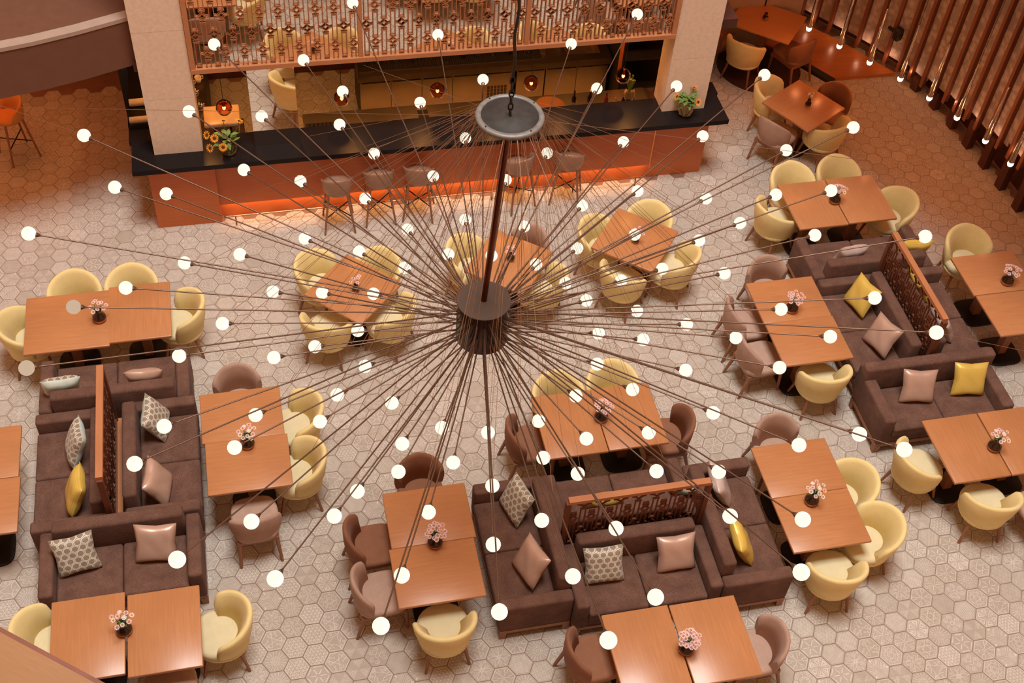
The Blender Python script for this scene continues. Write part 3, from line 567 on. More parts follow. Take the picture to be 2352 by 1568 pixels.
for kind, tab, p, h, where in CHAIRS:
    nm = TNAME[tab]; short = nm
    desc = {'y': 'yellow tub chair', 't': 'taupe chair', 'b': 'brown chair', 'o': 'orange tub chair'}[kind]
    lab = '%s, %s of the %s' % (desc, where.rstrip(',').replace(', the ', ' ').replace(' one', ''), nm)
    lab = lab.replace('upholstered ', '') if len(lab.split()) > 15 else lab
    grp = {'y': 'yellow tub chairs at the tables', 't': 'taupe chairs at the tables', 'b': 'brown chairs at the tables'}[kind]
    if kind not in PROTO:
        o = tub_chair(kind) if kind == 'y' else dining_chair(kind)
        PROTO[kind] = o; o.location = (p[0], p[1], 0); o.rotation_euler = (0, 0, R(h - 90)); o['label'] = lab; o['group'] = grp
    else: dup(PROTO[kind], (p[0], p[1], 0), R(h - 90), lab, grp)
st0 = None
for k, (p, h) in enumerate(STOOLS):
    lab = 'brown leather bar stool at the counter, %s' % ['leftmost of the three left ones', 'middle of the three left ones', 'rightmost of the three left ones', 'nearer the chandelier pole of the right pair', 'rightmost of all, by the right panel'][k]
    if st0 is None: st0 = bar_stool('leather'); st0.location = (p[0], p[1], 0); st0.rotation_euler = (0, 0, R(h - 90)); st0['label'] = lab; st0['group'] = 'bar stools at the counter'
    else: dup(st0, (p[0], p[1], 0), R(h - 90), lab, 'bar stools at the counter')
so = bar_stool('orange'); so.location = (-3.22, 14.25, 0); so.rotation_euler = (0, 0, R(120)); so['label'] = 'orange shell stool under the grey walkway at the upper left'

# ------------------------------------------------------------------ sofas (local: faces +Y, back at -Y)
def make_sofa(full=False):
    t = thing('two_seat_sofa', 'x', 'sofa')
    f = MB(); f.box(-.77, .77, -.365, .365, 0.115, 0.165, M['wood_leg']); f.build('frame', t)
    for sx in (-1, 1):
        for sy in (-1, 1):
            b = MB(); b.add([(sx * .735 - .03, sy * .33 - .03, 0), (sx * .735 + .03, sy * .33 - .03, 0), (sx * .735 + .03, sy * .33 + .03, 0), (sx * .735 - .03, sy * .33 + .03, 0), (sx * .73 - .038, sy * .33 - .038, .12), (sx * .73 + .038, sy * .33 - .038, .12), (sx * .73 + .038, sy * .33 + .038, .12), (sx * .73 - .038, sy * .33 + .038, .12)], [(0, 3, 2, 1), (4, 5, 6, 7), (0, 1, 5, 4), (1, 2, 6, 5), (2, 3, 7, 6), (3, 0, 4, 7)], M['wood_leg']); b.build('leg', t)
    rbox('base', (0, 0, .235), (1.30, .72, .14), M['sofa'], .02, 2, t)
    for sx in (-1, 1): rbox('arm', (sx * .70, .0, .38), (.14, .755, .44), M['sofa'], .03, 3, t)
    if full: rbox('backrest', (0, -.32, .49), (1.565, .145, .58), M['sofa'], .035, 3, t)
    else: rbox('backrest', (0, -.305, .54), (1.255, .145, .50), M['sofa'], .035, 3, t)
    for sx in (-1, 1): rbox('seat_cushion', (sx * .315, .075, .365), (.625, .62, .14), M['sofa'], .028, 3, t, None, 0.012)
    return t
SP = make_sofa(); SPF = make_sofa(True)
used = set()
for x, y, h, lab, full, wsc in SOFAS:
    src = SPF if full else SP
    if full not in used: used.add(full); src.location = (x, y, 0); src.rotation_euler = (0, 0, R(h - 90)); src['label'] = lab; src['group'] = 'dark brown two-seat sofas'
    else: src = dup(src, (x, y, 0), R(h - 90), lab, 'dark brown two-seat sofas')
    src.scale = (wsc, 1, 1)

# ------------------------------------------------------------------ cushions
def cushion_mesh(front, backm, s=0.42, th=0.075, n=14):
    vs = []; uv = []; fs = []; ms = []
    for side in (1, -1):
        for j in range(n + 1):
            for i in range(n + 1):
                u = 2 * i / n - 1; v = 2 * j / n - 1
                pin = 1 - 0.07 * ((1 - abs(u)) * abs(v) ** 3 + (1 - abs(v)) * abs(u) ** 3) * 1.6
                h = th * max(0, (1 - u ** 4) * (1 - v ** 4)) ** 0.55 + 0.002
                wr = 0.004 * math.sin(7 * u + 5 * v) * (1 - u * u) * (1 - v * v)
                vs.append((u * s / 2 * pin, v * s / 2 * pin, side * (h + wr))); uv.append((i / n, j / n))
    k = (n + 1) ** 2
    for sd in (0, 1):
        for j in range(n):
            for i in range(n):
                a = sd * k + j * (n + 1) + i; q = (a, a + 1, a + n + 2, a + n + 1)
                fs.append(q if sd == 0 else q[::-1]); ms.append(sd)
    rim = [j * (n + 1) for j in range(n)] 
    ring = [i for i in range(n)] + [j * (n + 1) + n for j in range(n)] + [n * (n + 1) + n - i for i in range(n)] + [(n - j) * (n + 1) for j in range(n)]
    for a, b in zip(ring, ring[1:] + ring[:1]): fs.append((a, a + k, b + k, b)); ms.append(1)
    me = D.meshes.new('cushion'); me.from_pydata(vs, [], fs); me.materials.append(front); me.materials.append(backm)
    me.polygons.foreach_set('material_index', ms); me.polygons.foreach_set('use_smooth', [True] * len(fs))
    ul = me.uv_layers.new(name='UVMap'); 
    for l in me.loops: ul.data[l.index].uv = uv[l.vertex_index]
    return me
CME = {'hex': cushion_mesh(M['honeycomb'], M['mint']), 'pink': cushion_mesh(M['satin'], M['satin']), 'silver': cushion_mesh(M['silver'], M['silver']), 'gold': cushion_mesh(M['gold'], M['gold'])}
CD = {'hex': 'honeycomb-print cushion', 'pink': 'pink satin cushion', 'silver': 'silvery satin cushion', 'gold': 'yellow brocade cushion'}
for kind, x, y, h, lean, spin, lab in CUSHIONS:
    # h: direction the front faces; lean back from upright; spin in its own plane
    mx = Matrix.Rotation(R(h - 90), 4, 'Z') @ Matrix.Rotation(R(lean), 4, 'X') @ Matrix.Rotation(R(-90), 4, 'X') @ Matrix.Rotation(R(180 + spin), 4, 'Z')
    o = link('cushion', CME[kind]); 
    zs = [(mx @ v.co).z for v in CME[kind].vertices]
    o.matrix_world = Matrix.Translation((x, y, 0.438 - min(zs))) @ mx
    tag(o, CD[kind] + ' ' + lab, 'cushion', 'loose cushions on the sofas')

# ------------------------------------------------------------------ carved lattice (bar screen and the three sofa partitions)
def motif_mesh(mat, kind, d=0.02):
    b = MB(); t = 0.0115; h = d / 2
    def bar(p, q, w=t): 
        p = Vector((p[0], 0, p[1])); q = Vector((q[0], 0, q[1])); dr = q - p; a = math.atan2(dr.z, dr.x)
        b.cbox((p + q) / 2, (dr.length + w * 0.6, d, w), mat, Matrix.Rotation(-a, 4, 'Y'))
    if kind != 'foot':
        s = 0.05
        for p, q in (((0, s), (s, 0)), ((s, 0), (0, -s)), ((0, -s), (-s, 0)), ((-s, 0), (0, s))): bar(p, q)
        for sx in (-1, 1): bar((sx * s, 0), (sx * 0.088, 0.012))
        bar((0, s), (0, 0.085)); bar((0, -s), (0, -0.085)); bar((-0.04, 0.09), (0.04, 0.09)); bar((-0.04, -0.09), (0.04, -0.09))
    if kind == 'full':
        for sx in (-1, 1): bar((sx * 0.03, 0.10), (sx * 0.03, 0.525))
        bar((-0.03, 0.105), (0.03, 0.105)); bar((-0.03, 0.515), (0.03, 0.515))
    if kind == 'foot':
        for sx in (-1, 1): bar((sx * 0.03, -0.10), (sx * 0.03, -0.215))
        bar((-0.03, -0.105), (0.03, -0.105))
    if kind == 'rect':
        for sx in (-1, 1): bar((sx * 0.03, -0.10), (sx * 0.03, -0.50))
        bar((-0.03, -0.105), (0.03, -0.105)); bar((-0.03, -0.49), (0.03, -0.49))
    me = D.meshes.new('lattice_motif'); 
    me.from_pydata(b.v, [], b.f); me.materials.append(mat); return me
YF = 12.655
scr = thing('lattice_screen', 'carved wooden lattice screen backed by mirror, hanging above the bar between the pillars', 'screen', (0, YF, 0))
SM = {k: motif_mesh(M['wood_screen'], k) for k in ('full', 'foot', 'rect', 'diamond')}
def fr(name, x0, x1, y0, y1, z0, z1, mat=None): b = MB(); b.box(x0, x1, y0, y1, z0, z1, mat or M['wood_screen']); return b.build(name, scr)
ZB = 2.30
fr('bottom_rail', -0.685, 5.385, -0.04, 0.075, ZB, ZB + 0.06, M['wood_cap']); 
for x0, x1 in ((-0.685, -0.625), (5.325, 5.385)): fr('side_rail', x0, x1, -0.03, 0.075, ZB + 0.06, 4.2, M['wood_cap'])
for x in (1.35, 3.42): fr('mullion', x - 0.028, x + 0.028, -0.02, 0.013, ZB + 0.06, 4.2, M['wood_cap'])
fr('mirror_backing', -0.62, 5.32, 0.014, 0.024, ZB + 0.06, 4.2, M['mirror'])
for x0, x1, n in ((-0.625, 1.322, 18), (1.378, 3.392, 19), (3.448, 5.325, 18)):
    st = (x1 - x0) / n
    for i in range(n):
        x = x0 + st * (i + 0.5); z = ZB + 0.06 + (0.187 if i % 2 else 0.444)
        o = link('lattice_motif', SM['foot' if i % 2 else 'rect'], scr, (x, 0, z)); o.scale = (0.89, 1, 0.83)
        while z < 3.55: o = link('lattice_motif', SM['full'], scr, (x, 0, z)); o.scale = (0.89, 1, 0.83); z += 0.515
PM = {k: motif_mesh(M['wood_dark'], k) for k in ('full', 'foot', 'rect', 'diamond')}
for x, y, rz, L, lab in ((-1.90, 8.34, 90, 1.46, 'dark lattice partition with wooden cap between the sofas of the left group'), (3.345, 6.58, 0, 1.48, 'dark lattice partition with wooden cap between the sofas of the middle group'), (7.505, 9.02, 90, 1.46, 'dark lattice partition with wooden cap between the sofas of the right group')):
    p = thing('lattice_partition', lab, 'partition', (x, y, 0), R(rz), 'lattice partitions amid the sofas')
    hz = 1.30; wd = 0.055 if rz else 0.052
    off = 0.0
    b = MB(); b.box(-L / 2 - 0.02, L / 2 + 0.02, -wd - 0.02 if rz else -0.058, wd - 0.03 if rz else 0.058, 0, 0.36, M['wood_cap']); b.build('plinth', p)
    b = MB(); b.box(-L / 2, L / 2, -0.035, 0.035, hz - 0.045, hz, M['wood_cap']); b.build('cap', p)
    for s in (-1, 1): b = MB(); b.box(s * L / 2 - 0.025, s * L / 2 + 0.025, -0.03, 0.03, 0.36, hz - 0.045, M['wood_dark']); b.build('post', p)
    b = MB(); b.box(-L / 2 + .025, L / 2 - .025, -0.02, 0.02, 0.36, 0.40, M['wood_dark']); b.build('bottom_rail', p)
    n = 15; st = (L - 0.05) / n
    for i in range(n):
        xx = -L / 2 + 0.025 + st * (i + 0.5)
        if i % 2: zs = [(1.19, 'diamond'), (0.70, 'full'), (0.70, 'rect')]
        else: zs = [(0.95, 'diamond'), (0.45, 'full'), (1.42, 'foot')]
        for z, k in zs:
            if k == 'foot': o = link('lattice_motif', PM[k], p, (xx, 0, 1.365 + 0.0)); o.scale = (0.85, 1, 1.3); o.location.z = 1.19
            else: o = link('lattice_motif', PM[k], p, (xx, 0, z)); o.scale = (0.85, 1, 0.8)

# ------------------------------------------------------------------ bar
P0, P1 = -1.29, -0.69
for x0, x1, lab in ((-1.29, -0.69, 'beige stone pillar rising from the left end of the black counter'), (5.40, 6.0, 'beige stone pillar rising from the right end of the black counter')):
    t = thing('stone_pillar', lab, 'pillar', ((x0 + x1) / 2, YF + 0.19, 0), 0, 'stone pillars on the bar')
    w = (x1 - x0) / 2
    for za, zb in ((1.1, 1.94), (1.944, 2.9), (2.904, 3.86), (3.864, 4.82)):
        b = MB(); b.box(-w, w, -0.19, 0.19, za, zb, M['stone']); b.build('stone_block', t)
bar = thing('bar_counter', 'long bar counter with black stone top and wooden front', 'bar counter', (0, 0, 0))
def bp(name, parts, parent=None, root=None):
    b = MB()
    for q in parts: b.box(*q)
    return b.build(name, parent if parent is not None else bar)
bp('countertop', [(-1.57, 6.27, 12.36, 12.95, 1.03, 1.1, M['black_stone']), (5.45, 6.30, 12.95, 13.20, 1.03, 1.1, M['black_stone'])])
bp('return_top', [(-1.60, -1.36, 12.95, 14.75, 1.03, 1.1, M['black_stone'])])
bp('return_side', [(-1.40, -1.36, 12.9, 14.72, 0, 1.03, M['black'])])
bp('end_panel', [(-1.40, -0.58, 12.50, 12.90, 0, 1.03, M['wood_bar'])]); bp('end_panel', [(5.33, 6.11, 12.60, 12.98, 0, 1.03, M['wood_bar'])])
bp('front_panel', [(-0.58, 5.33, 12.56, 12.86, 0.25, 1.03, M['wood_bar'])])
bp('toe_kick', [(-0.58, 5.33, 12.61, 12.86, 0, 0.25, M['wood_bar'])])
bp('led_strip', [(-0.56, 5.31, 12.575, 12.60, 0.238, 0.249, M['led'])])
bp('led_strip', [(5.318, 5.329, 12.552, 12.559, 0.2, 1.0, M['led_dot'])])
fr_ = MB(); fr_.tube((-0.56, 12.42, 0.16), (5.18, 12.42, 0.16), 0.012, 0.012, M['copper'], 8)
for x in (-0.4, 0.75, 1.9, 3.05, 4.2, 5.1): fr_.tube((x, 12.42, 0.0), (x, 12.42, 0.16), 0.009, 0.009, M['bronze'], 6)
fr_.build('foot_rail', bar)
bar['label'] = 'long bar counter with black stone top and wooden front, glowing at the foot'
wt = thing('inner_worktop', 'lower steel worktop behind the black bar counter', 'worktop', (0, 0, 0))
bp('steel_top', [(0.62, 2.16, 12.955, 13.48, 0.86, 0.90, M['steel']), (2.30, 5.39, 12.955, 13.46, 0.86, 0.90, M['steel'])], wt); bp('carcass', [(0.64, 5.38, 12.957, 13.42, 0, 0.86, M['black'])], wt)
bb = thing('back_worktop', 'long steel back-bar worktop with a sink at its right end', 'worktop', (0, 0, 0))
bp('steel_top', [(1.46, 4.50, 14.22, 14.95, 0.86, 0.90, M['steel']), (4.50, 5.0, 14.22, 14.34, 0.86, 0.90, M['steel']), (4.50, 5.0, 14.82, 14.95, 0.86, 0.90, M['steel']), (5.0, 5.14, 14.22, 14.95, 0.86, 0.90, M['steel'])], bb); bp('front_lip', [(1.46, 5.14, 14.19, 14.22, 0.80, 0.905, M['steel'])], bb)
bp('sink_basin', [(4.50, 5.0, 14.34, 14.82, 0.66, 0.67, M['steel_dark']), (4.49, 4.50, 14.34, 14.82, 0.66, 0.87, M['steel']), (5.0, 5.01, 14.34, 14.82, 0.66, 0.87, M['steel']), (4.5, 5.0, 14.33, 14.34, 0.66, 0.87, M['steel']), (4.5, 5.0, 14.82, 14.83, 0.66, 0.87, M['steel'])], bb)
for x in [1.50 + 0.44 * k for k in range(6)]: bp('drain_tray', [(x, x + 0.42, 14.30, 14.92, 0.90, 0.912, M['black_metal'])] + [(x + 0.03 * k + 0.012, x + 0.03 * k + 0.022, 14.32, 14.90, 0.912, 0.918, M['steel_dark']) for k in range(13)], bb)
def cab(name, lab, cat, x0, x1, doors, grp=None, z0=0.06, grill=False, disp=False, top=0.855):
    t = thing(name, lab, cat, ((x0 + x1) / 2, 14.58, 0), 0, grp); w = (x1 - x0) / 2
    bp('body', [(-w, w, -0.30, 0.34, z0, top, M['black'])], t); bp('plinth', [(-w + .02, w - .02, -0.27, 0.3, 0, z0, M['black'])], t)
    for k in range(doors):
        a = -w + 2 * w * k / doors; dd = bp('door', [(a + 0.004, a + 2 * w / doors - 0.004, -0.325, -0.301, z0 + 0.03, 0.76, M['steel'])], t)
        h = MB(); h.box(a + 0.02, a + 2 * w / doors - 0.02, -0.34, -0.326, 0.74, 0.757, M['chrome']); h.build('handle', dd)
    if grill: 
        g = MB()
        for i in range(6):
            for j in range(4): g.box(-0.15 + 0.05 * i, -0.115 + 0.05 * i, -0.332, -0.326, 0.30 + 0.06 * j, 0.345 + 0.06 * j, M['steel_dark'])
        g.build('vent_grill', t)
    if disp: bp('display', [(-0.17, 0.17, -0.332, -0.3, 0.79, 0.83, M['black']), (0.0, 0.09, -0.334, -0.331, 0.80, 0.82, plain('green_display', (0.01, 0.12, 0.04), 0.4))], t)
    return t
cab('steel_fridge', 'four-door steel bar fridge under the back worktop', 'fridge', 1.49, 3.26, 4)
cab('ice_maker', 'steel cabinet with a square vent grill under the back worktop', 'ice maker', 3.275, 3.68, 1, None, 0.06, True)
cab('glass_washer', 'steel glass washer with a black display strip', 'dishwasher', 3.75, 4.17, 1, None, 0.06, False, True)
cab('steel_cupboard', 'two-door steel cupboard under the sink', 'cupboard', 4.18, 5.12, 2, None, 0.06, False, False, 0.64)
def glassware(r, h, mat, foot=True):
    b = MB(); b.lathe([(r * 0.75, 0), (r, 0.01), (r, h * 0.45), (r * 0.5, h * 0.55), (0.006, h * 0.6), (0.006, h * 0.96), (r * 0.8, h), (0.001, h + 0.003)] if foot else [(r, 0), (r, h * 0.9), (r * 0.8, h), (0.001, h)], mat, 10)
    me = D.meshes.new('upturned_glass'); me.from_pydata(b.v, [], b.f); me.materials.append(mat); me.polygons.foreach_set('use_smooth', [True] * len(b.f)); return me
ORD = ['first', 'second', 'third', 'fourth', 'fifth', 'sixth', 'seventh', 'eighth', 'ninth', 'tenth', 'eleventh', 'twelfth', 'thirteenth']
GA = glassware(0.035, 0.17, M['glass']); GB = glassware(0.034, 0.13, M['glass'], False)
for k in range(26):
    x = 1.56 + (k % 13) * 0.235 + random.uniform(-.03, .03); y = 14.44 + (k // 13) * 0.16 + random.uniform(-.02, .02)
    z = 0.90 if x > 4.13 else 0.918
    if x > 4.45: continue
    tag(link('upturned_glass', GA if k % 3 else GB, None, (x, y, z)), 'upturned clear glass in the %s row on the back worktop, %s from the left' % (('front', 'rear')[k // 13], ORD[k % 13]), 'glass', 'glasses on the back worktop')
for k, x in enumerate((4.24, 4.32, 4.40, 4.28, 4.37)):
    tag(link('wine_glass', GA, None, (x, 14.62 + 0.09 * (k // 3), 0.90)), 'upside-down wine glass beside the steel sink, %s of the five' % ORD[k], 'glass', 'wine glasses by the sink')
def bottle(x, y, z, h, r, mat, cap, lab, grp='bottles behind the bar'):
    t = thing('bottle', lab, 'bottle', (x, y, z), 0, grp)
    b = MB(); b.lathe([(0.001, 0), (r, 0), (r, h * .58), (r * .45, h * .72), (r * .38, h * .92)], mat, 12); b.build('body', t)
    b = MB(); b.lathe([(r * .42, h * .92), (r * .42, h), (0.001, h)], cap, 10); b.build('stopper', t)
cr = plain('cream_cap', (0.75, 0.66, 0.55), 0.5); dk = plain('dark_bottle', (0.03, 0.012, 0.008), 0.12); rd = plain('red_bottle', (0.25, 0.03, 0.02), 0.15); gd = plain('golden_bottle', (0.5, 0.28, 0.06), 0.15)
bottle(4.30, 13.16, 0.9, 0.27, 0.032, dk, M['black_metal'], 'dark bottle with a black pourer, leftmost on the inner worktop')
bottle(4.52, 13.14, 0.9, 0.28, 0.036, dk, cr, 'dark bottle with a white cap on the inner worktop')
bottle(4.75, 13.12, 0.9, 0.22, 0.030, rd, M['black_metal'], 'short red bottle on the inner worktop')
bottle(4.88, 13.08, 0.9, 0.16, 0.028, gd, M['chrome'], 'small golden bottle on the inner worktop')
bottle(5.0, 13.12, 0.9, 0.15, 0.026, dk, M['chrome'], 'small dark bottle rightmost on the inner worktop')
t = thing('glass_vase', 'round clear vase with a green sprig on the inner worktop', 'vase', (5.12, 13.25, 0.9)); b = MB(); b.lathe([(0.001, 0), (0.06, 0.0), (0.085, 0.07), (0.07, 0.14), (0.05, 0.17)], M['glass'], 14); b.build('bowl', t)
b = MB(); 
for k in range(10): a = k * 2.4; b.tube((5.12 * 0, 0, .1), (.05 * math.cos(a), .05 * math.sin(a), .3 + .02 * (k % 4)), .006, .016, M['leaf'], 5)
tag(b.build('green_sprig', None, (5.12, 13.25, 0.9)), 'green herb sprig in the round vase on the inner worktop', 'plant')
b = MB(); b.lathe([(0.001, 0), (0.21, 0), (0.215, 0.02), (0.2, 0.03), (0.001, 0.03)], M['wood_leg'], 28); tag(b.build('round_tray', None, (3.98, 13.2, 0.90)), 'round brown tray lying on the inner steel worktop', 'tray')
for k, x in enumerate((2.42, 2.52, 2.62)):
    b = MB(); b.lathe([(0.001, 0), (0.028, 0), (0.032, 0.05), (0.001, 0.05)], M['led_dot'] if k else M['cream'], 12); tag(b.build('tea_light', None, (x, 13.0, 0.90)), ['unlit cream', 'glowing amber middle', 'glowing amber right-hand'][k] + ' tea light behind the black counter', 'tea light', 'tea lights in a row')
b = MB(); b.box(-.16, .16, -.1, .1, 0, .05, M['steel_dark']); 
for k in range(9): b.box(-.15 + .034 * k, -.135 + .034 * k, -.1, .1, .05, .056, M['steel'])
tag(b.build('drip_tray', None, (2.86, 13.1, 0.90)), 'ribbed metal drip tray beside the tea lights', 'tray')
b = MB(); b.lathe([(0.001, 0), (0.02, 0.002), (0.045, 0.04), (0.05, 0.07), (0.046, 0.07), (0.04, 0.042), (0.001, 0.01)], M['white_cloth'], 14); tag(b.build('small_bowl', None, (1.49, 13.06, 0.90)), 'small white bowl on the inner steel worktop', 'bowl')
t = thing('tool_tray', 'dark tray of bar tools lying behind the counter beside the mirror', 'tray', (0.86, 13.12, 0.90)); bp('base', [(-.22, .22, -.09, .09, 0, .05, M['black_metal'])], t); b = MB()
for k in range(7): b.tube((-.18 + .055 * k, -.07, .056), (-.16 + .055 * k, .07, .06), .007, .007, M['chrome'], 6)
b.build('tools', t)
# left end: coffee corner
t = thing('coffee_machine', 'cream coffee machine beside the left pillar', 'coffee machine', (-0.42, 13.25, 0.90))
rbox('body', (0, .06, .12), (.42, .26, .24), M['cream'], .03, 2, t); rbox('top', (0, -.02, .27), (.46, .40, .06), M['cream'], .02, 2, t)
b = MB(); b.box(-.2, .2, -.2, -.06, 0, .03, M['steel_dark']); b.build('drip_grid', t)
for s in (-.1, .1): b = MB(); b.tube((s, -.1, .24), (s, -.1, .16), .03, .03, M['chrome'], 12); b.tube((s, -.1, .18), (s, -.24, .17), .012, .014, M['black_metal'], 8); b.build('group_head', t)
t = thing('coffee_counter', 'dark cabinet with a steel top along the left end of the bar', 'counter', (0, 0, 0)); bp('carcass', [(-1.34, -0.60, 12.96, 15.3, 0, .86, M['black']), (-0.60, -0.15, 12.96, 13.5, 0, .86, M['black'])], t); bp('steel_top', [(-1.34, -0.60, 12.96, 15.3, .86, .90, M['steel_dark']), (-0.60, -0.15, 12.96, 13.5, .86, .90, M['steel_dark'])], t)
CUPS = [(-0.82, 14.3, 'white'), (-0.70, 14.36, 'white'), (-0.74, 14.05, 'chrome'), (-0.88, 14.1, 'black'), (-0.78, 13.85, 'white'), (-0.68, 13.75, 'chrome'), (-0.9, 13.9, 'chrome')]
CUPL = ['left one of the farthest white cups', 'right one of the farthest white cups', 'chrome cup just below the farthest white cups', 'black cup', 'white cup nearest the coffee machine', 'chrome cup nearest the coffee machine', 'leftmost chrome cup']
for k, (x, y, c) in enumerate(CUPS):
    tt = thing('cup', CUPL[k] + ' behind the coffee machine', 'cup', (x, y, .90), 0.6 * k, 'cups behind the coffee machine')
    b = MB(); b.lathe([(0.001, 0), (0.03, 0), (0.045, .04), (0.048, .09), (0.043, .09), (0.035, .02)], M[{'white': 'white_cloth', 'chrome': 'chrome', 'black': 'black_metal'}[c]], 14); b.build('bowl', tt)
    b = MB(); b.path([(.044, 0, .075), (.08, 0, .07), (.08, 0, .03), (.042, 0, .025)], .006, M[{'white': 'white_cloth', 'chrome': 'chrome', 'black': 'black_metal'}[c]], 6); b.build('handle', tt)
t = thing('bottle_shelf', 'black shelf unit in the dark right corner behind the bar', 'shelf', (0, 0, 0)); bp('side', [(5.18, 5.22, 13.9, 15.5, 0, 2.25, M['black'])], t); bp('back', [(5.22, 6.15, 15.46, 15.5, 0, 2.25, M['black'])], t)
for z in (0.5, 1.0, 1.5): bp('shelf', [(5.22, 6.15, 13.95, 15.46, z, z + .03, M['black'])], t)
b = MB(); b.box(5.135, 5.175, 13.86, 13.9, 0.9, 2.3, M['wood_bar']); b.build('wooden_post', t)
for k in range(7): bottle(5.32 + .12 * (k % 4), 14.06 + .14 * (k // 4), 1.53, .26, .035, (dk, gd, rd)[k % 3], cr, ['dark', 'golden', 'red', 'tall dark', 'second golden', 'second red', 'rearmost dark'][k] + ' bottle on the black shelf in the right bar corner', 'bottles on the dark shelf')
# towels at the far left of the counter
t = thing('towel_tray', 'black tray on the left end of the bar counter', 'tray', (-1.50, 13.48, 1.1)); bp('base', [(-.09, .2, -.26, .26, 0, .02, M['black'])], t); bp('rim', [(-.10, -.09, -.27, .27, 0, .07, M['black']), (-.10, .2, .26, .27, 0, .07, M['black']), (-.10, .2, -.27, -.26, 0, .07, M['black'])], t)
for y, r_, lb in ((13.66, .05, 'rolled white towel, farther one in the black tray'), (13.30, .045, 'rolled white towel, nearer one in the black tray')):
    b = MB(); b.tube((-.08, 0, r_), (.19, 0.01, r_), r_, r_, M['white_cloth'], 14); tag(b.build('rolled_towel', None, (-1.50, y, 1.12)), lb, 'towel', 'towels in the tray')
mp_ = thing('mirror_panel', 'tall narrow mirror panel standing at the back of the counter', 'mirror', (0.245, 12.672, 0)); bp('mirror_face', [(-.285, .285, -0.012, -0.004, 1.1, 2.298, M['mirror'])], mp_); bp('backing', [(-.285, .285, -0.004, 0.03, 1.1, 2.298, M['black'])], mp_)
# pendants over the bar
cg = MB(); cg.lathe([(0.015, 0.105), (0.05, 0.10), (0.09, 0.06), (0.105, 0.0), (0.09, -0.055), (0.06, -0.085), (0.055, -0.085), (0.084, -0.052), (0.098, 0.0), (0.085, 0.055), (0.048, 0.093), (0.013, 0.098)], M['copper_glass'], 24)
for k, (px_, lab) in enumerate(((-0.37, 'beside the coffee machine'), (1.12, 'left of the fridge doors'), (2.37, 'before the fridge doors'), (3.63, 'before the steel vent'), (4.90, 'at the right end'))):
    t = thing('copper_pendant', 'copper glass pendant lamp over the bar, %s' % lab, 'lamp', (px_, 13.0, 1.48), 0, 'copper pendants over the bar')
    b = MB(); b.tube((0, 0, .1), (0, 0, .80), .004, .004, M['cable'], 6); b.build('cord', t)
    me = D.meshes.new('shade'); me.from_pydata(cg.v, [], cg.f); me.materials.append(M['copper_glass']); me.polygons.foreach_set('use_smooth', [True] * len(cg.f)); link('shade', me, t)
    b = MB(); b.tube((0, 0, .03), (0, 0, .11), .02, .012, M['copper'], 10); b.build('socket', t)
    b = MB(); b.lathe([(0.001, .03), (.018, .02), (.022, 0), (.014, -.02), (.001, -.026)], M['bulb'], 12); b.build('bulb', t)
# sunflowers on the counter
def leafquad(b, p, d, w, l, mat, up=0.3):
    d = Vector(d).normalized(); s = d.cross(Vector((0, 0, 1))); s = s.normalized() if s.length > 1e-3 else Vector((1, 0, 0)); p = Vector(p)
    m1 = p + d * l * .5 + s * w / 2 + Vector((0, 0, up * l * .3)); m2 = p + d * l * .5 - s * w / 2 + Vector((0, 0, up * l * .3)); e = p + d * l
    c = p + d * l * .5 + Vector((0, 0, up * l * .22))
    b.add([p, m1, e, m2, c], [(0, 1, 4), (1, 2, 4), (2, 3, 4), (3, 0, 4)], mat, True)
def blossom(name, parent, p, nrm, r, petal, eye, n=14, er=0.36):
    nrm = Vector(nrm).normalized(); a = nrm.orthogonal().normalized(); c = nrm.cross(a); b = MB(); p = Vector(p)
    for k in range(n):
        t = 2 * PI * k / n; t2 = PI / n * 0.86; lift = nrm * (0.15 * r if k % 2 else 0.02 * r)
        def q(rad, tt, h): return p + (a * math.cos(tt) + c * math.sin(tt)) * rad + nrm * h
        b.add([q(r * er * .7, t, 0), q(r * .72, t - t2, .02 * r) + lift, q(r, t, 0.0) + lift, q(r * .72, t + t2, .02 * r) + lift], [(0, 1, 2, 3)], petal)
    vs = [p + nrm * r * .2]; 
    for k in range(8): t = 2 * PI * k / 8; vs.append(p + (a * math.cos(t) + c * math.sin(t)) * r * er + nrm * .05 * r)
    b.add(vs, [(0, 1 + k, 1 + (k + 1) % 8) for k in range(8)], eye, True)
    return b.build(name, parent)
def flower_bunch(lab, loc, heads, nleaf, stemz, cat='flowers', grp=None, leafs=(.05, .09)):
    t = thing('flower_bunch', lab, cat, loc, 0, grp); b = MB()
    for p, nrm, r, pm, em, n in heads: b.path([(p[0] * .1, p[1] * .1, stemz), (p[0] * .55, p[1] * .55, (stemz + p[2]) / 2 + .02), (p[0] - nrm[0] * r * .2, p[1] - nrm[1] * r * .2, p[2] - nrm[2] * r * .2)], .0045 if r > .03 else .002, M['stem'], 5)
    b.build('stems', t)
    b = MB()
    for k in range(nleaf):
        a = random.uniform(0, 2 * PI); rr = random.uniform(.0, .09 if leafs[1] > .06 else .035)
        leafquad(b, (rr * math.cos(a), rr * math.sin(a), stemz + (random.uniform(.14, .27) if leafs[1] > .06 else random.uniform(.04, .07))), (math.cos(a), math.sin(a), random.uniform(-.3, .7)), leafs[0] * random.uniform(.7, 1.2), leafs[1] * random.uniform(.7, 1.3), M['leaf'])
    if nleaf: b.build('leaves', t)
    for p, nrm, r, pm, em, n in heads: blossom('blossom', t, p, nrm, r, pm, em, n)
    return t
SV = [(0.001, 0), (0.05, 0.0), (0.09, 0.04), (0.108, 0.10), (0.095, 0.155), (0.066, 0.19), (0.070, 0.215), (0.06, 0.217), (0.001, 0.217)]
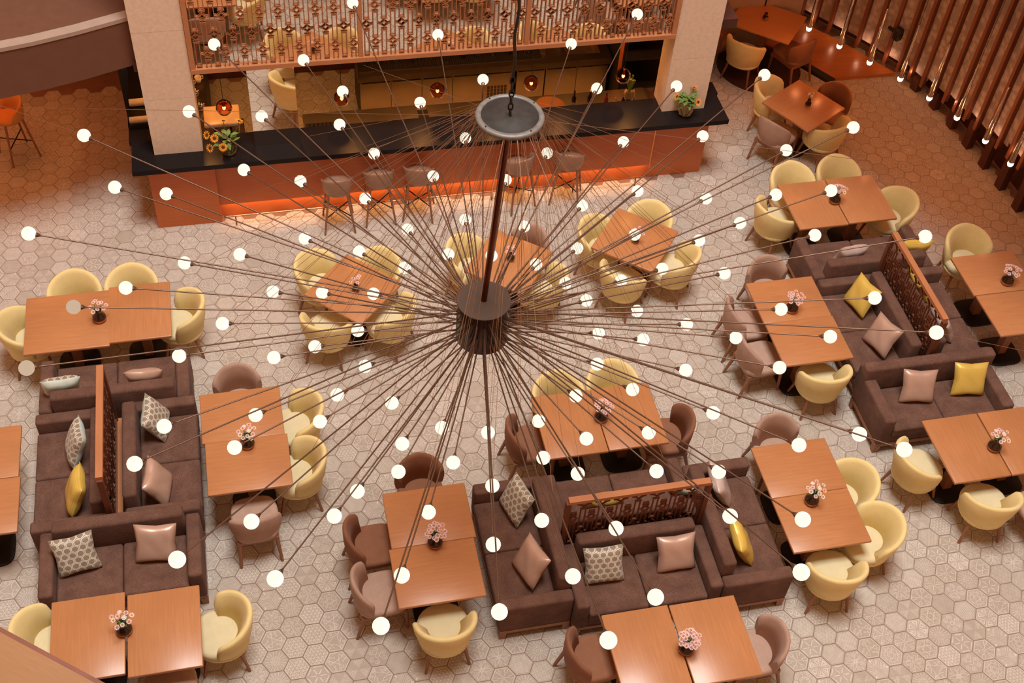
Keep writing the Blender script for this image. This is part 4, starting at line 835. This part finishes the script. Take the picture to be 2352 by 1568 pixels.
for loc, hd, lab, vl, nl in (((-0.37, 12.56, 1.1), [((-.24, -.02, .34), (-.7, -.5, .6)), ((-.15, -.12, .36), (-.3, -.8, .6)), ((-.22, -.13, .22), (-.6, -.7, .4)), ((-.06, -.17, .25), (0, -.9, .5)), ((-.02, .13, .42), (.1, .2, 1)), ((.17, .10, .42), (.4, .1, .9))], 'orange sunflowers in the vase by the left pillar', 'round clear vase holding sunflowers by the left pillar', 26),
                         ((5.69, 12.55, 1.1), [((.10, .08, .38), (.3, .2, .9)), ((.12, -.09, .27), (.3, -.8, .5)), ((-.13, .06, .27), (-.8, .1, .6))], 'green foliage with sunflowers in the vase by the right pillar', 'round clear vase holding foliage by the right pillar', 40)):
    b = MB(); b.lathe(SV, M['glass'], 24); tag(b.build('glass_vase', None, loc), vl, 'vase', 'clear vases on the counter')
    flower_bunch(lab, loc, [(p, n, .06, M['sun_petal'], M['sun_eye'], 18) for p, n in hd], nl, .03, 'flowers', 'sunflower bunches on the counter', (.06, .11))
# ------------------------------------------------------------------ vases and flowers on the tables
VP = [(0.001, 0), (0.045, 0.0), (0.064, 0.02), (0.068, 0.045), (0.060, 0.075), (0.036, 0.10), (0.030, 0.125), (0.038, 0.15), (0.032, 0.15), (0.024, 0.125), (0.001, 0.10)]
for tab, p, n, kind in VASES:
    nm = TNAME[tab]; z = 0.7502
    sm = tab in ('S1', 'S2', 'S3', 'NE', 'NE2'); k = 0.75 if sm else 1.15
    b = MB(); b.lathe([(r * k, zz * k) for r, zz in VP], M['amber_glass'], 6 if sm else 24, None, not sm, [M['amber_glass']] * 3 + [M['smoke_glass']] * 7)
    tag(b.build('bud_vase', None, (p[0], p[1], z)), ('faceted small' if sm else 'round amber and smoked glass') + ' vase on the ' + nm, 'vase', 'vases on the tables')
    heads = []
    if kind in (0, 2):
        for i in range(n):
            a = i * 2.399; rr = (.024 + .078 * math.sqrt(i / max(1, n))) * (1 if not sm else .75); hz = .15 * k + .09 - rr * .45 + random.uniform(-.015, .03)
            px_, py_ = rr * math.cos(a) + .01, rr * math.sin(a)
            white = (kind == 2 and i % 2 == 0)
            heads.append(((px_, py_, hz), (px_ * 3, py_ * 3 - .18, .8), random.uniform(.024, .030), M['petal_white'] if white else M['petal_pink'], M['flower_eye'] if not white or i % 3 else M['petal_white'], 12))
        lab = ('white and pink daisies' if kind == 2 else 'pink daisies') + ' on the ' + nm
    elif kind == 1:
        for i in range(7): a = i * 2.4; heads.append(((.028 * math.cos(a), .028 * math.sin(a), .17 + .012 * i), (math.cos(a), math.sin(a), .7), .026, M['petal_white'], M['petal_white'], 8))
        lab = 'white blossom in the vase on the ' + nm
    else:
        for i in range(3): a = i * 2.1; heads.append(((.03 * math.cos(a), .03 * math.sin(a), .16), (math.cos(a), math.sin(a), .7), .02, M['petal_plum'], M['flower_eye'], 8))
        lab = 'dark red blossoms on the ' + nm
    flower_bunch(lab, (p[0], p[1], z), heads, 0 if sm else 14, .10 * k, 'flowers', 'flower bunches on the tables', (.018, .04))

# ------------------------------------------------------------------ chandelier
ch = thing('chandelier', 'huge sputnik chandelier of bronze rods tipped with lit globes', 'chandelier', HUB)
HR, HT, HB = 0.218, 0.27, -0.17
b = MB(); b.lathe([(HR - 0.01, HB), (HR, HB + 0.01), (HR, HT - 0.012)], M['hub_side'], 40); b.lathe([(0.001, HB), (HR - 0.01, HB)], M['hub_side'], 40)
b.build('hub_drum', ch)
b = MB(); b.lathe([(HR, HT - 0.012), (HR + 0.004, HT - 0.004), (HR, HT), (0.001, HT)], M['hub'], 48, None, False); b.build('hub_lid', ch)
lean = Vector((0.098, -0.021, 0)); DZ = 2.14; T = Vector((lean.x, lean.y, DZ))
b = MB(); b.tube((0, 0, HT), T, 0.026, 0.026, M['pole'], 16); b.build('pole', ch)
b = MB(); b.lathe([(0.001, DZ + 0.012), (0.20, DZ + 0.012), (0.203, DZ + 0.004)], M['disc'], 48, Matrix.Translation(lean)); b.build('disc_plate', ch)
b = MB(); b.lathe([(0.203, DZ + 0.004), (0.205, DZ + 0.016), (0.238, DZ + 0.014), (0.245, DZ + 0.0), (0.238, DZ - 0.02), (0.001, DZ - 0.02)], M['disc_rim'], 48, Matrix.Translation(lean)); b.build('disc_rim', ch)
for k in range(4):
    a = 0.5 + k * PI / 2; b = MB(); b.tube((lean.x + .222 * math.cos(a), lean.y + .222 * math.sin(a), DZ + .012), (lean.x + .222 * math.cos(a), lean.y + .222 * math.sin(a), DZ + .02), .006, .006, M['black_metal'], 8); b.build('bolt', ch)
for k in range(6):   # chain links
    b = MB(); z = DZ + 0.03 + k * 0.055; ax = Vector((1, 0, 0)) if k % 2 else Vector((0, 1, 0))
    pts = [Vector((lean.x, lean.y, z)) + ax * 0.016 * math.cos(t * PI / 5) + Vector((0, 0, 0.034 * math.sin(t * PI / 5))) for t in range(11)]
    b.path(pts, 0.006, M['cable'], 6); b.build('chain_link', ch)
b = MB(); zz = DZ + 0.33
pts = [Vector((lean.x + .007 * math.sin(k * 1.3), lean.y + .006 * math.cos(k * 1.7), zz + k * .09)) for k in range(10)]
b.path(pts, 0.011, M['cable'], 8); b.path([pts[-1] + Vector((0, 0, 0)), pts[-1] + Vector((.0, .0, .25)), pts[-1] + Vector((-.03, .02, 2.2))], 0.008, M['cable'], 8); b.build('hanging_cable', ch)
b = MB(); b.tube(pts[-1] + Vector((0.01, 0, -.06)), pts[-1] + Vector((0.01, 0, .42)), 0.028, 0.012, M['cable'], 8); b.build('cable_sleeve', ch)
GR = 0.0537
def uvsphere(mat, r, nu=16, nv=10):
    b = MB(); b.lathe([(max(0.0005, r * math.sin(PI * j / nv)), -r * math.cos(PI * j / nv)) for j in range(nv + 1)], mat, nu)
    me = D.meshes.new('globe'); me.from_pydata(b.v, [], b.f); me.materials.append(mat); me.polygons.foreach_set('use_smooth', [True] * len(b.f)); return me
GM = uvsphere(M['globe'], GR, 20, 12); GD = uvsphere(M['globe_dim'], GR, 20, 12)
SB = MB(); SB.lathe([(0.007, -0.035), (0.009, -0.024), (0.018, -0.005), (0.018, 0.006), (0.001, 0.008)], M['bronze'], 10)
for k, g in enumerate(GLOBES):
    g = Vector(g); r = math.hypot(g.x, g.y); az = math.atan2(g.y, g.x); tier = min(1, max(0, (r - 0.9) / 2.6))
    s0 = Vector((HR * math.cos(az) * 0.97, HR * math.sin(az) * 0.97, HB + 0.05 + tier * 0.32 + 0.02 * (k % 3 - 1)))
    d = (g - s0).normalized(); e = g - d * (GR + 0.02)
    b = MB(); b.tube(s0, e, 0.0062, 0.0056, M['bronze'], 8); rod = b.build('rod', ch)
    q = d.to_track_quat('Z', 'Y').to_matrix().to_4x4()
    me = D.meshes.new('socket'); me.from_pydata([tuple((Matrix.Translation(g - d * (GR + 0.003)) @ q) @ Vector(v)) for v in SB.v], [], SB.f); me.materials.append(M['bronze']); link('socket', me, rod)
    link('globe', GD if k in (45, 49) else GM, rod, g)
    wpt = s0 + (e - s0) * 0.62; top = Vector((lean.x + 0.23 * math.cos(az), lean.y + 0.23 * math.sin(az), DZ - 0.01))
    b = MB(); b.tube(wpt + Vector((0, 0, .006)), top, 0.0016, 0.0016, M['wire'], 4, False); b.build('stay_wire', rod)
b = MB()
for p, q in ((T, (-4.09, 3.25, .12)), (T, (-.47, 4.05, -.32)), (T, (3.65, .84, .6)), (GLOBES[0], (-3.63, 1.54, 1.45)), (GLOBES[94], (4.06, -1.57, .65))): b.tube(p, q, 0.0018, 0.0018, M['wire'], 4, False)
b.build('guy_wires', ch)

# ------------------------------------------------------------------ slatted wall on the right
wr = D.objects.new('wall_right', None); COL.objects.link(wr); struct(wr)
def botz(y): return 0.14 if y > 14.4 else min(0.62, 0.14 + (14.4 - y) * 0.165)
S2 = resample(0.5); b = MB()
for (xa, ya, a), (xb, yb, _) in zip(S2, S2[1:]):
    na = (-math.sin(a), math.cos(a)); na = na if na[0] > 0 else (-na[0], -na[1])
    def off(x, y, d): return (x + na[0] * d, y + na[1] * d)
    o1, o2 = off(xa, ya, .34), off(xb, yb, .34)
    b.add([(o1[0], o1[1], 0), (o2[0], o2[1], 0), (o2[0], o2[1], 5), (o1[0], o1[1], 5)], [(0, 1, 2, 3)], M['maroon'])
b.build('backing', wr)
for (xa, ya, a), (xb, yb, _) in zip(S2, S2[1:]):
    na = (-math.sin(a), math.cos(a)); na = na if na[0] > 0 else (-na[0], -na[1])
    L = math.hypot(xb - xa, yb - ya) + .02; c = ((xa + xb) / 2, (ya + yb) / 2); z0 = botz(c[1]) + .10
    p = MB(); p.box(-L / 2, L / 2, -.012, .012, z0, 4.98, M['wallpaper'], Matrix.Translation((c[0] + na[0] * .085, c[1] + na[1] * .085, 0)) @ Matrix.Rotation(a, 4, 'Z')); p.build('wallpaper_panel', wr)
    point('wall_glow', (c[0] - na[0] * .03, c[1] - na[1] * .03, z0 + .02), 0.55, (1.0, 0.50, 0.28), 0.01)
for k, (x, y, a) in enumerate(resample(0.272)):
    mx = Matrix.Translation((x, y, 0)) @ Matrix.Rotation(a + PI / 2, 4, 'Z')   # local x points across the wall
    z0 = botz(y); s = 1
    na = (-math.sin(a), math.cos(a)); sg = 1 if na[0] > 0 else -1
    p = MB(); p.box(min(0, sg * .07), max(0, sg * .07), -.024, .024, z0, 4.98, M['wood_fin'], mx); f = p.build('fin', wr)
    p = MB(); p.box(min(-sg * .012, 0), max(-sg * .012, 0), -.027, .027, z0 - .03, 4.98, M['wood_fin_edge'], mx); p.build('front_strip', f)  # lighter strip paints the light along the fin's front edge
for k, (x, y, a) in enumerate(resample(0.47)):
    if y > 14.3: continue
    na = (-math.sin(a), math.cos(a)); sg = 1 if na[0] > 0 else -1
    mx = Matrix.Translation((x, y, 0)) @ Matrix.Rotation(a + PI / 2, 4, 'Z')
    p = MB(); p.box(min(sg * .06, sg * .17), max(sg * .06, sg * .17), -.07, .07, 0, botz(y) + .02, M['maroon'], mx); p.build('post', wr)  # dark maroon here paints the shade on the posts
pf = thing('wooden_platform', 'low glossy wooden platform at the foot of the slatted wall', 'platform', (0, 0, 0))
poly = [(8.62, 14.62), (8.78, 14.38), (9.93, 14.38), (9.43, 15.2), (8.85, 16.0), (8.6, 16.0), (8.10, 15.4)]
b = MB(); n = len(poly); b.add([(x, y, .06) for x, y in poly] + [(x, y, .03) for x, y in poly], [tuple(range(n))] + [(k, n + k, n + (k + 1) % n, (k + 1) % n) for k in range(n)], M['wood_platform']); b.build('deck', pf)
b = MB(); b.add([(x, y, .03) for x, y in poly] + [(x, y, 0) for x, y in poly], [(k, n + k, n + (k + 1) % n, (k + 1) % n) for k in range(n)], M['wood_platform']); b.box(-.1, .62, -.06, 0.06, .0, .064, M['black'], Matrix.Translation((8.80, 14.40, 0)) @ Matrix.Rotation(R(122), 4, 'Z')); b.build('skirt', pf)
b = MB(); b.lathe([(0.001, 0), (0.66, 0), (0.66, 0.012), (0.001, 0.014)], M['rug'], 48); tag(b.build('round_rug', None, (7.82, 14.86, 0.001)), 'dark round rug under the dark table by the platform', 'rug')
CONES = [(1858, 70), (1926, 110), (1997, 148), (2066, 184), (2133, 229), (2197, 274), (2262, 327), (2320, 380)]
CP = [(8.06, 14.09), (8.35, 13.62), (8.64, 13.19), (8.93, 12.77), (9.16, 12.30), (9.36, 11.84), (9.53, 11.32), (9.65, 10.83)]
for k, (x, y) in enumerate(CP):
    t = thing('cone_pendant', 'slim chrome cone pendant before the slatted wall, %s from the back' % ['first', 'second', 'third', 'fourth', 'fifth', 'sixth', 'seventh', 'eighth'][k], 'lamp', (x, y, 1.2), 0, 'chrome cone pendants')
    b = MB(); b.tube((0, 0, .06), (0, 0, .92), .038, .010, M['chrome'], 16); b.build('cone', t)
    b = MB(); b.lathe([(0.001, -.005), (.03, 0), (.04, .022), (.038, .06)], M['cone_lens'], 16); b.build('lens', t)
    b = MB(); b.tube((0, 0, .92), (0, 0, 3.8), .003, .003, M['cable'], 5); b.build('cord', t)
    point('cone_light', (x, y, 1.15), 3.0, (1.0, 0.27, 0.06), 0.04)
sp = thing('wall_speaker', 'small black loudspeaker fixed among the wooden fins', 'speaker', (9.72, 14.35, .82), R(200)); rbox('housing', (0, 0, 0), (.13, .13, .21), M['speaker'], .035, 3, sp); b = MB(); b.lathe([(.001, .068), (.045, .068), (.05, .064)], M['black_metal'], 16, Matrix.Rotation(R(-90), 4, 'X')); b.build('grille', sp); b = MB(); b.box(-.02, .02, -.2, -.055, -.02, .02, M['speaker']); b.build('bracket', sp)
# ------------------------------------------------------------------ shell of the building around
def st(name, boxes): b = MB(); [b.box(*q) for q in boxes]; return struct(b.build(name))
st('wall_back', [(-1.34, 6.2, 15.62, 15.8, 0, 2.6, M['maroon'])])
st('trim_1', [(7.0, 8.6, 15.42, 15.7, 0, 1.35, M['plaster_light']), (7.95, 7.97, 15.41, 15.43, 0.2, 1.35, M['black'])])
st('wall_rear', [(6.2, 9.4, 16.9, 17.1, 0, 5, M['plaster']), (-9, -1.3, 17.4, 17.6, 0, 5, M['maroon'])])
st('ceiling', [(-1.34, 6.25, 12.74, 15.8, 2.31, 2.45, M['maroon'])])
CR = [(8.75, 1.0), (8.6, 8.3), (7.5, 9.9), (6.35, 11.6), (6.17, 12.9), (6.15, 17.2), (15, 17.2), (15, 1.0)]
b = MB(); n = len(CR); b.add([(x, y, 5.0) for x, y in CR] + [(x, y, 5.3) for x, y in CR], [tuple(range(n))[::-1], tuple(range(n, 2 * n))] + [(k, (k + 1) % n, n + (k + 1) % n, n + k) for k in range(n)], M['plaster']); struct(b.build('ceiling_right'))  # unseen slab, edge shaped to keep skylight off the right-hand floor
st('ceiling_back', [(-1.3, 6.15, 12.86, 17.6, 5.0, 5.3, M['plaster'])])
wl = D.objects.new('wall_left', None); COL.objects.link(wl); struct(wl)
LP = [(-4.4, 11.95), (-3.4, 12.15), (-2.82, 12.32), (-2.34, 12.43), (-1.86, 12.58), (-1.31, 12.79), (-0.9, 13.0)]
zb, zt = 2.38, 3.02
b = MB(); c = MB()
for (xa, ya), (xb, yb) in zip(LP, LP[1:]):
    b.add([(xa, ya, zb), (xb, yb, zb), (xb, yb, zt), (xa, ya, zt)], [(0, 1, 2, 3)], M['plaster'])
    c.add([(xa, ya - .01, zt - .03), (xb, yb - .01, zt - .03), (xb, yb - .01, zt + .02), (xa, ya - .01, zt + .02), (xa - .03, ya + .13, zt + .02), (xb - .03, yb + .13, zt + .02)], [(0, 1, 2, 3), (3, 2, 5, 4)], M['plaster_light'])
b.build('fascia', wl); c.build('coping', wl)
b = MB(); b.add([(x, y, zt - .02) for x, y in LP] + [(-1.35, 19, zt - .02), (-9, 19, zt - .02)], [tuple(range(len(LP) + 2))], M['plaster']); b.add([(x, y, zb) for x, y in LP[:-1]] + [(-1.36, 19, zb), (-9, 19, zb)], [tuple(range(len(LP) + 1))[::-1]], M['plaster']); b.build('walkway_slab', wl)
st('wall_bar_end', [(-1.75, -1.62, 14.6, 16.6, 0, 2.38, M['black'])])
# own balcony rail, bottom-left corner of the view
rl = thing('balcony_rail', 'wide wooden balcony rail with a dark red edge in the bottom left corner', 'rail', (-1.74, 3.86, 4.9), math.atan2(3.46 - 3.86, -1.23 + 1.74))
b = MB(); b.box(-3.0, 2.5, -.75, 0, .06, .10, M['wood_rail']); b.build('cap_board', rl)
b = MB(); b.box(-3.0, 2.5, 0.0, .028, .0, .092, M['rail_trim']); b.build('edge_trim', rl)
b = MB(); b.box(-3.0, 2.5, -.70, -.10, -4.9, .06, M['plaster']); b.build('parapet', rl)
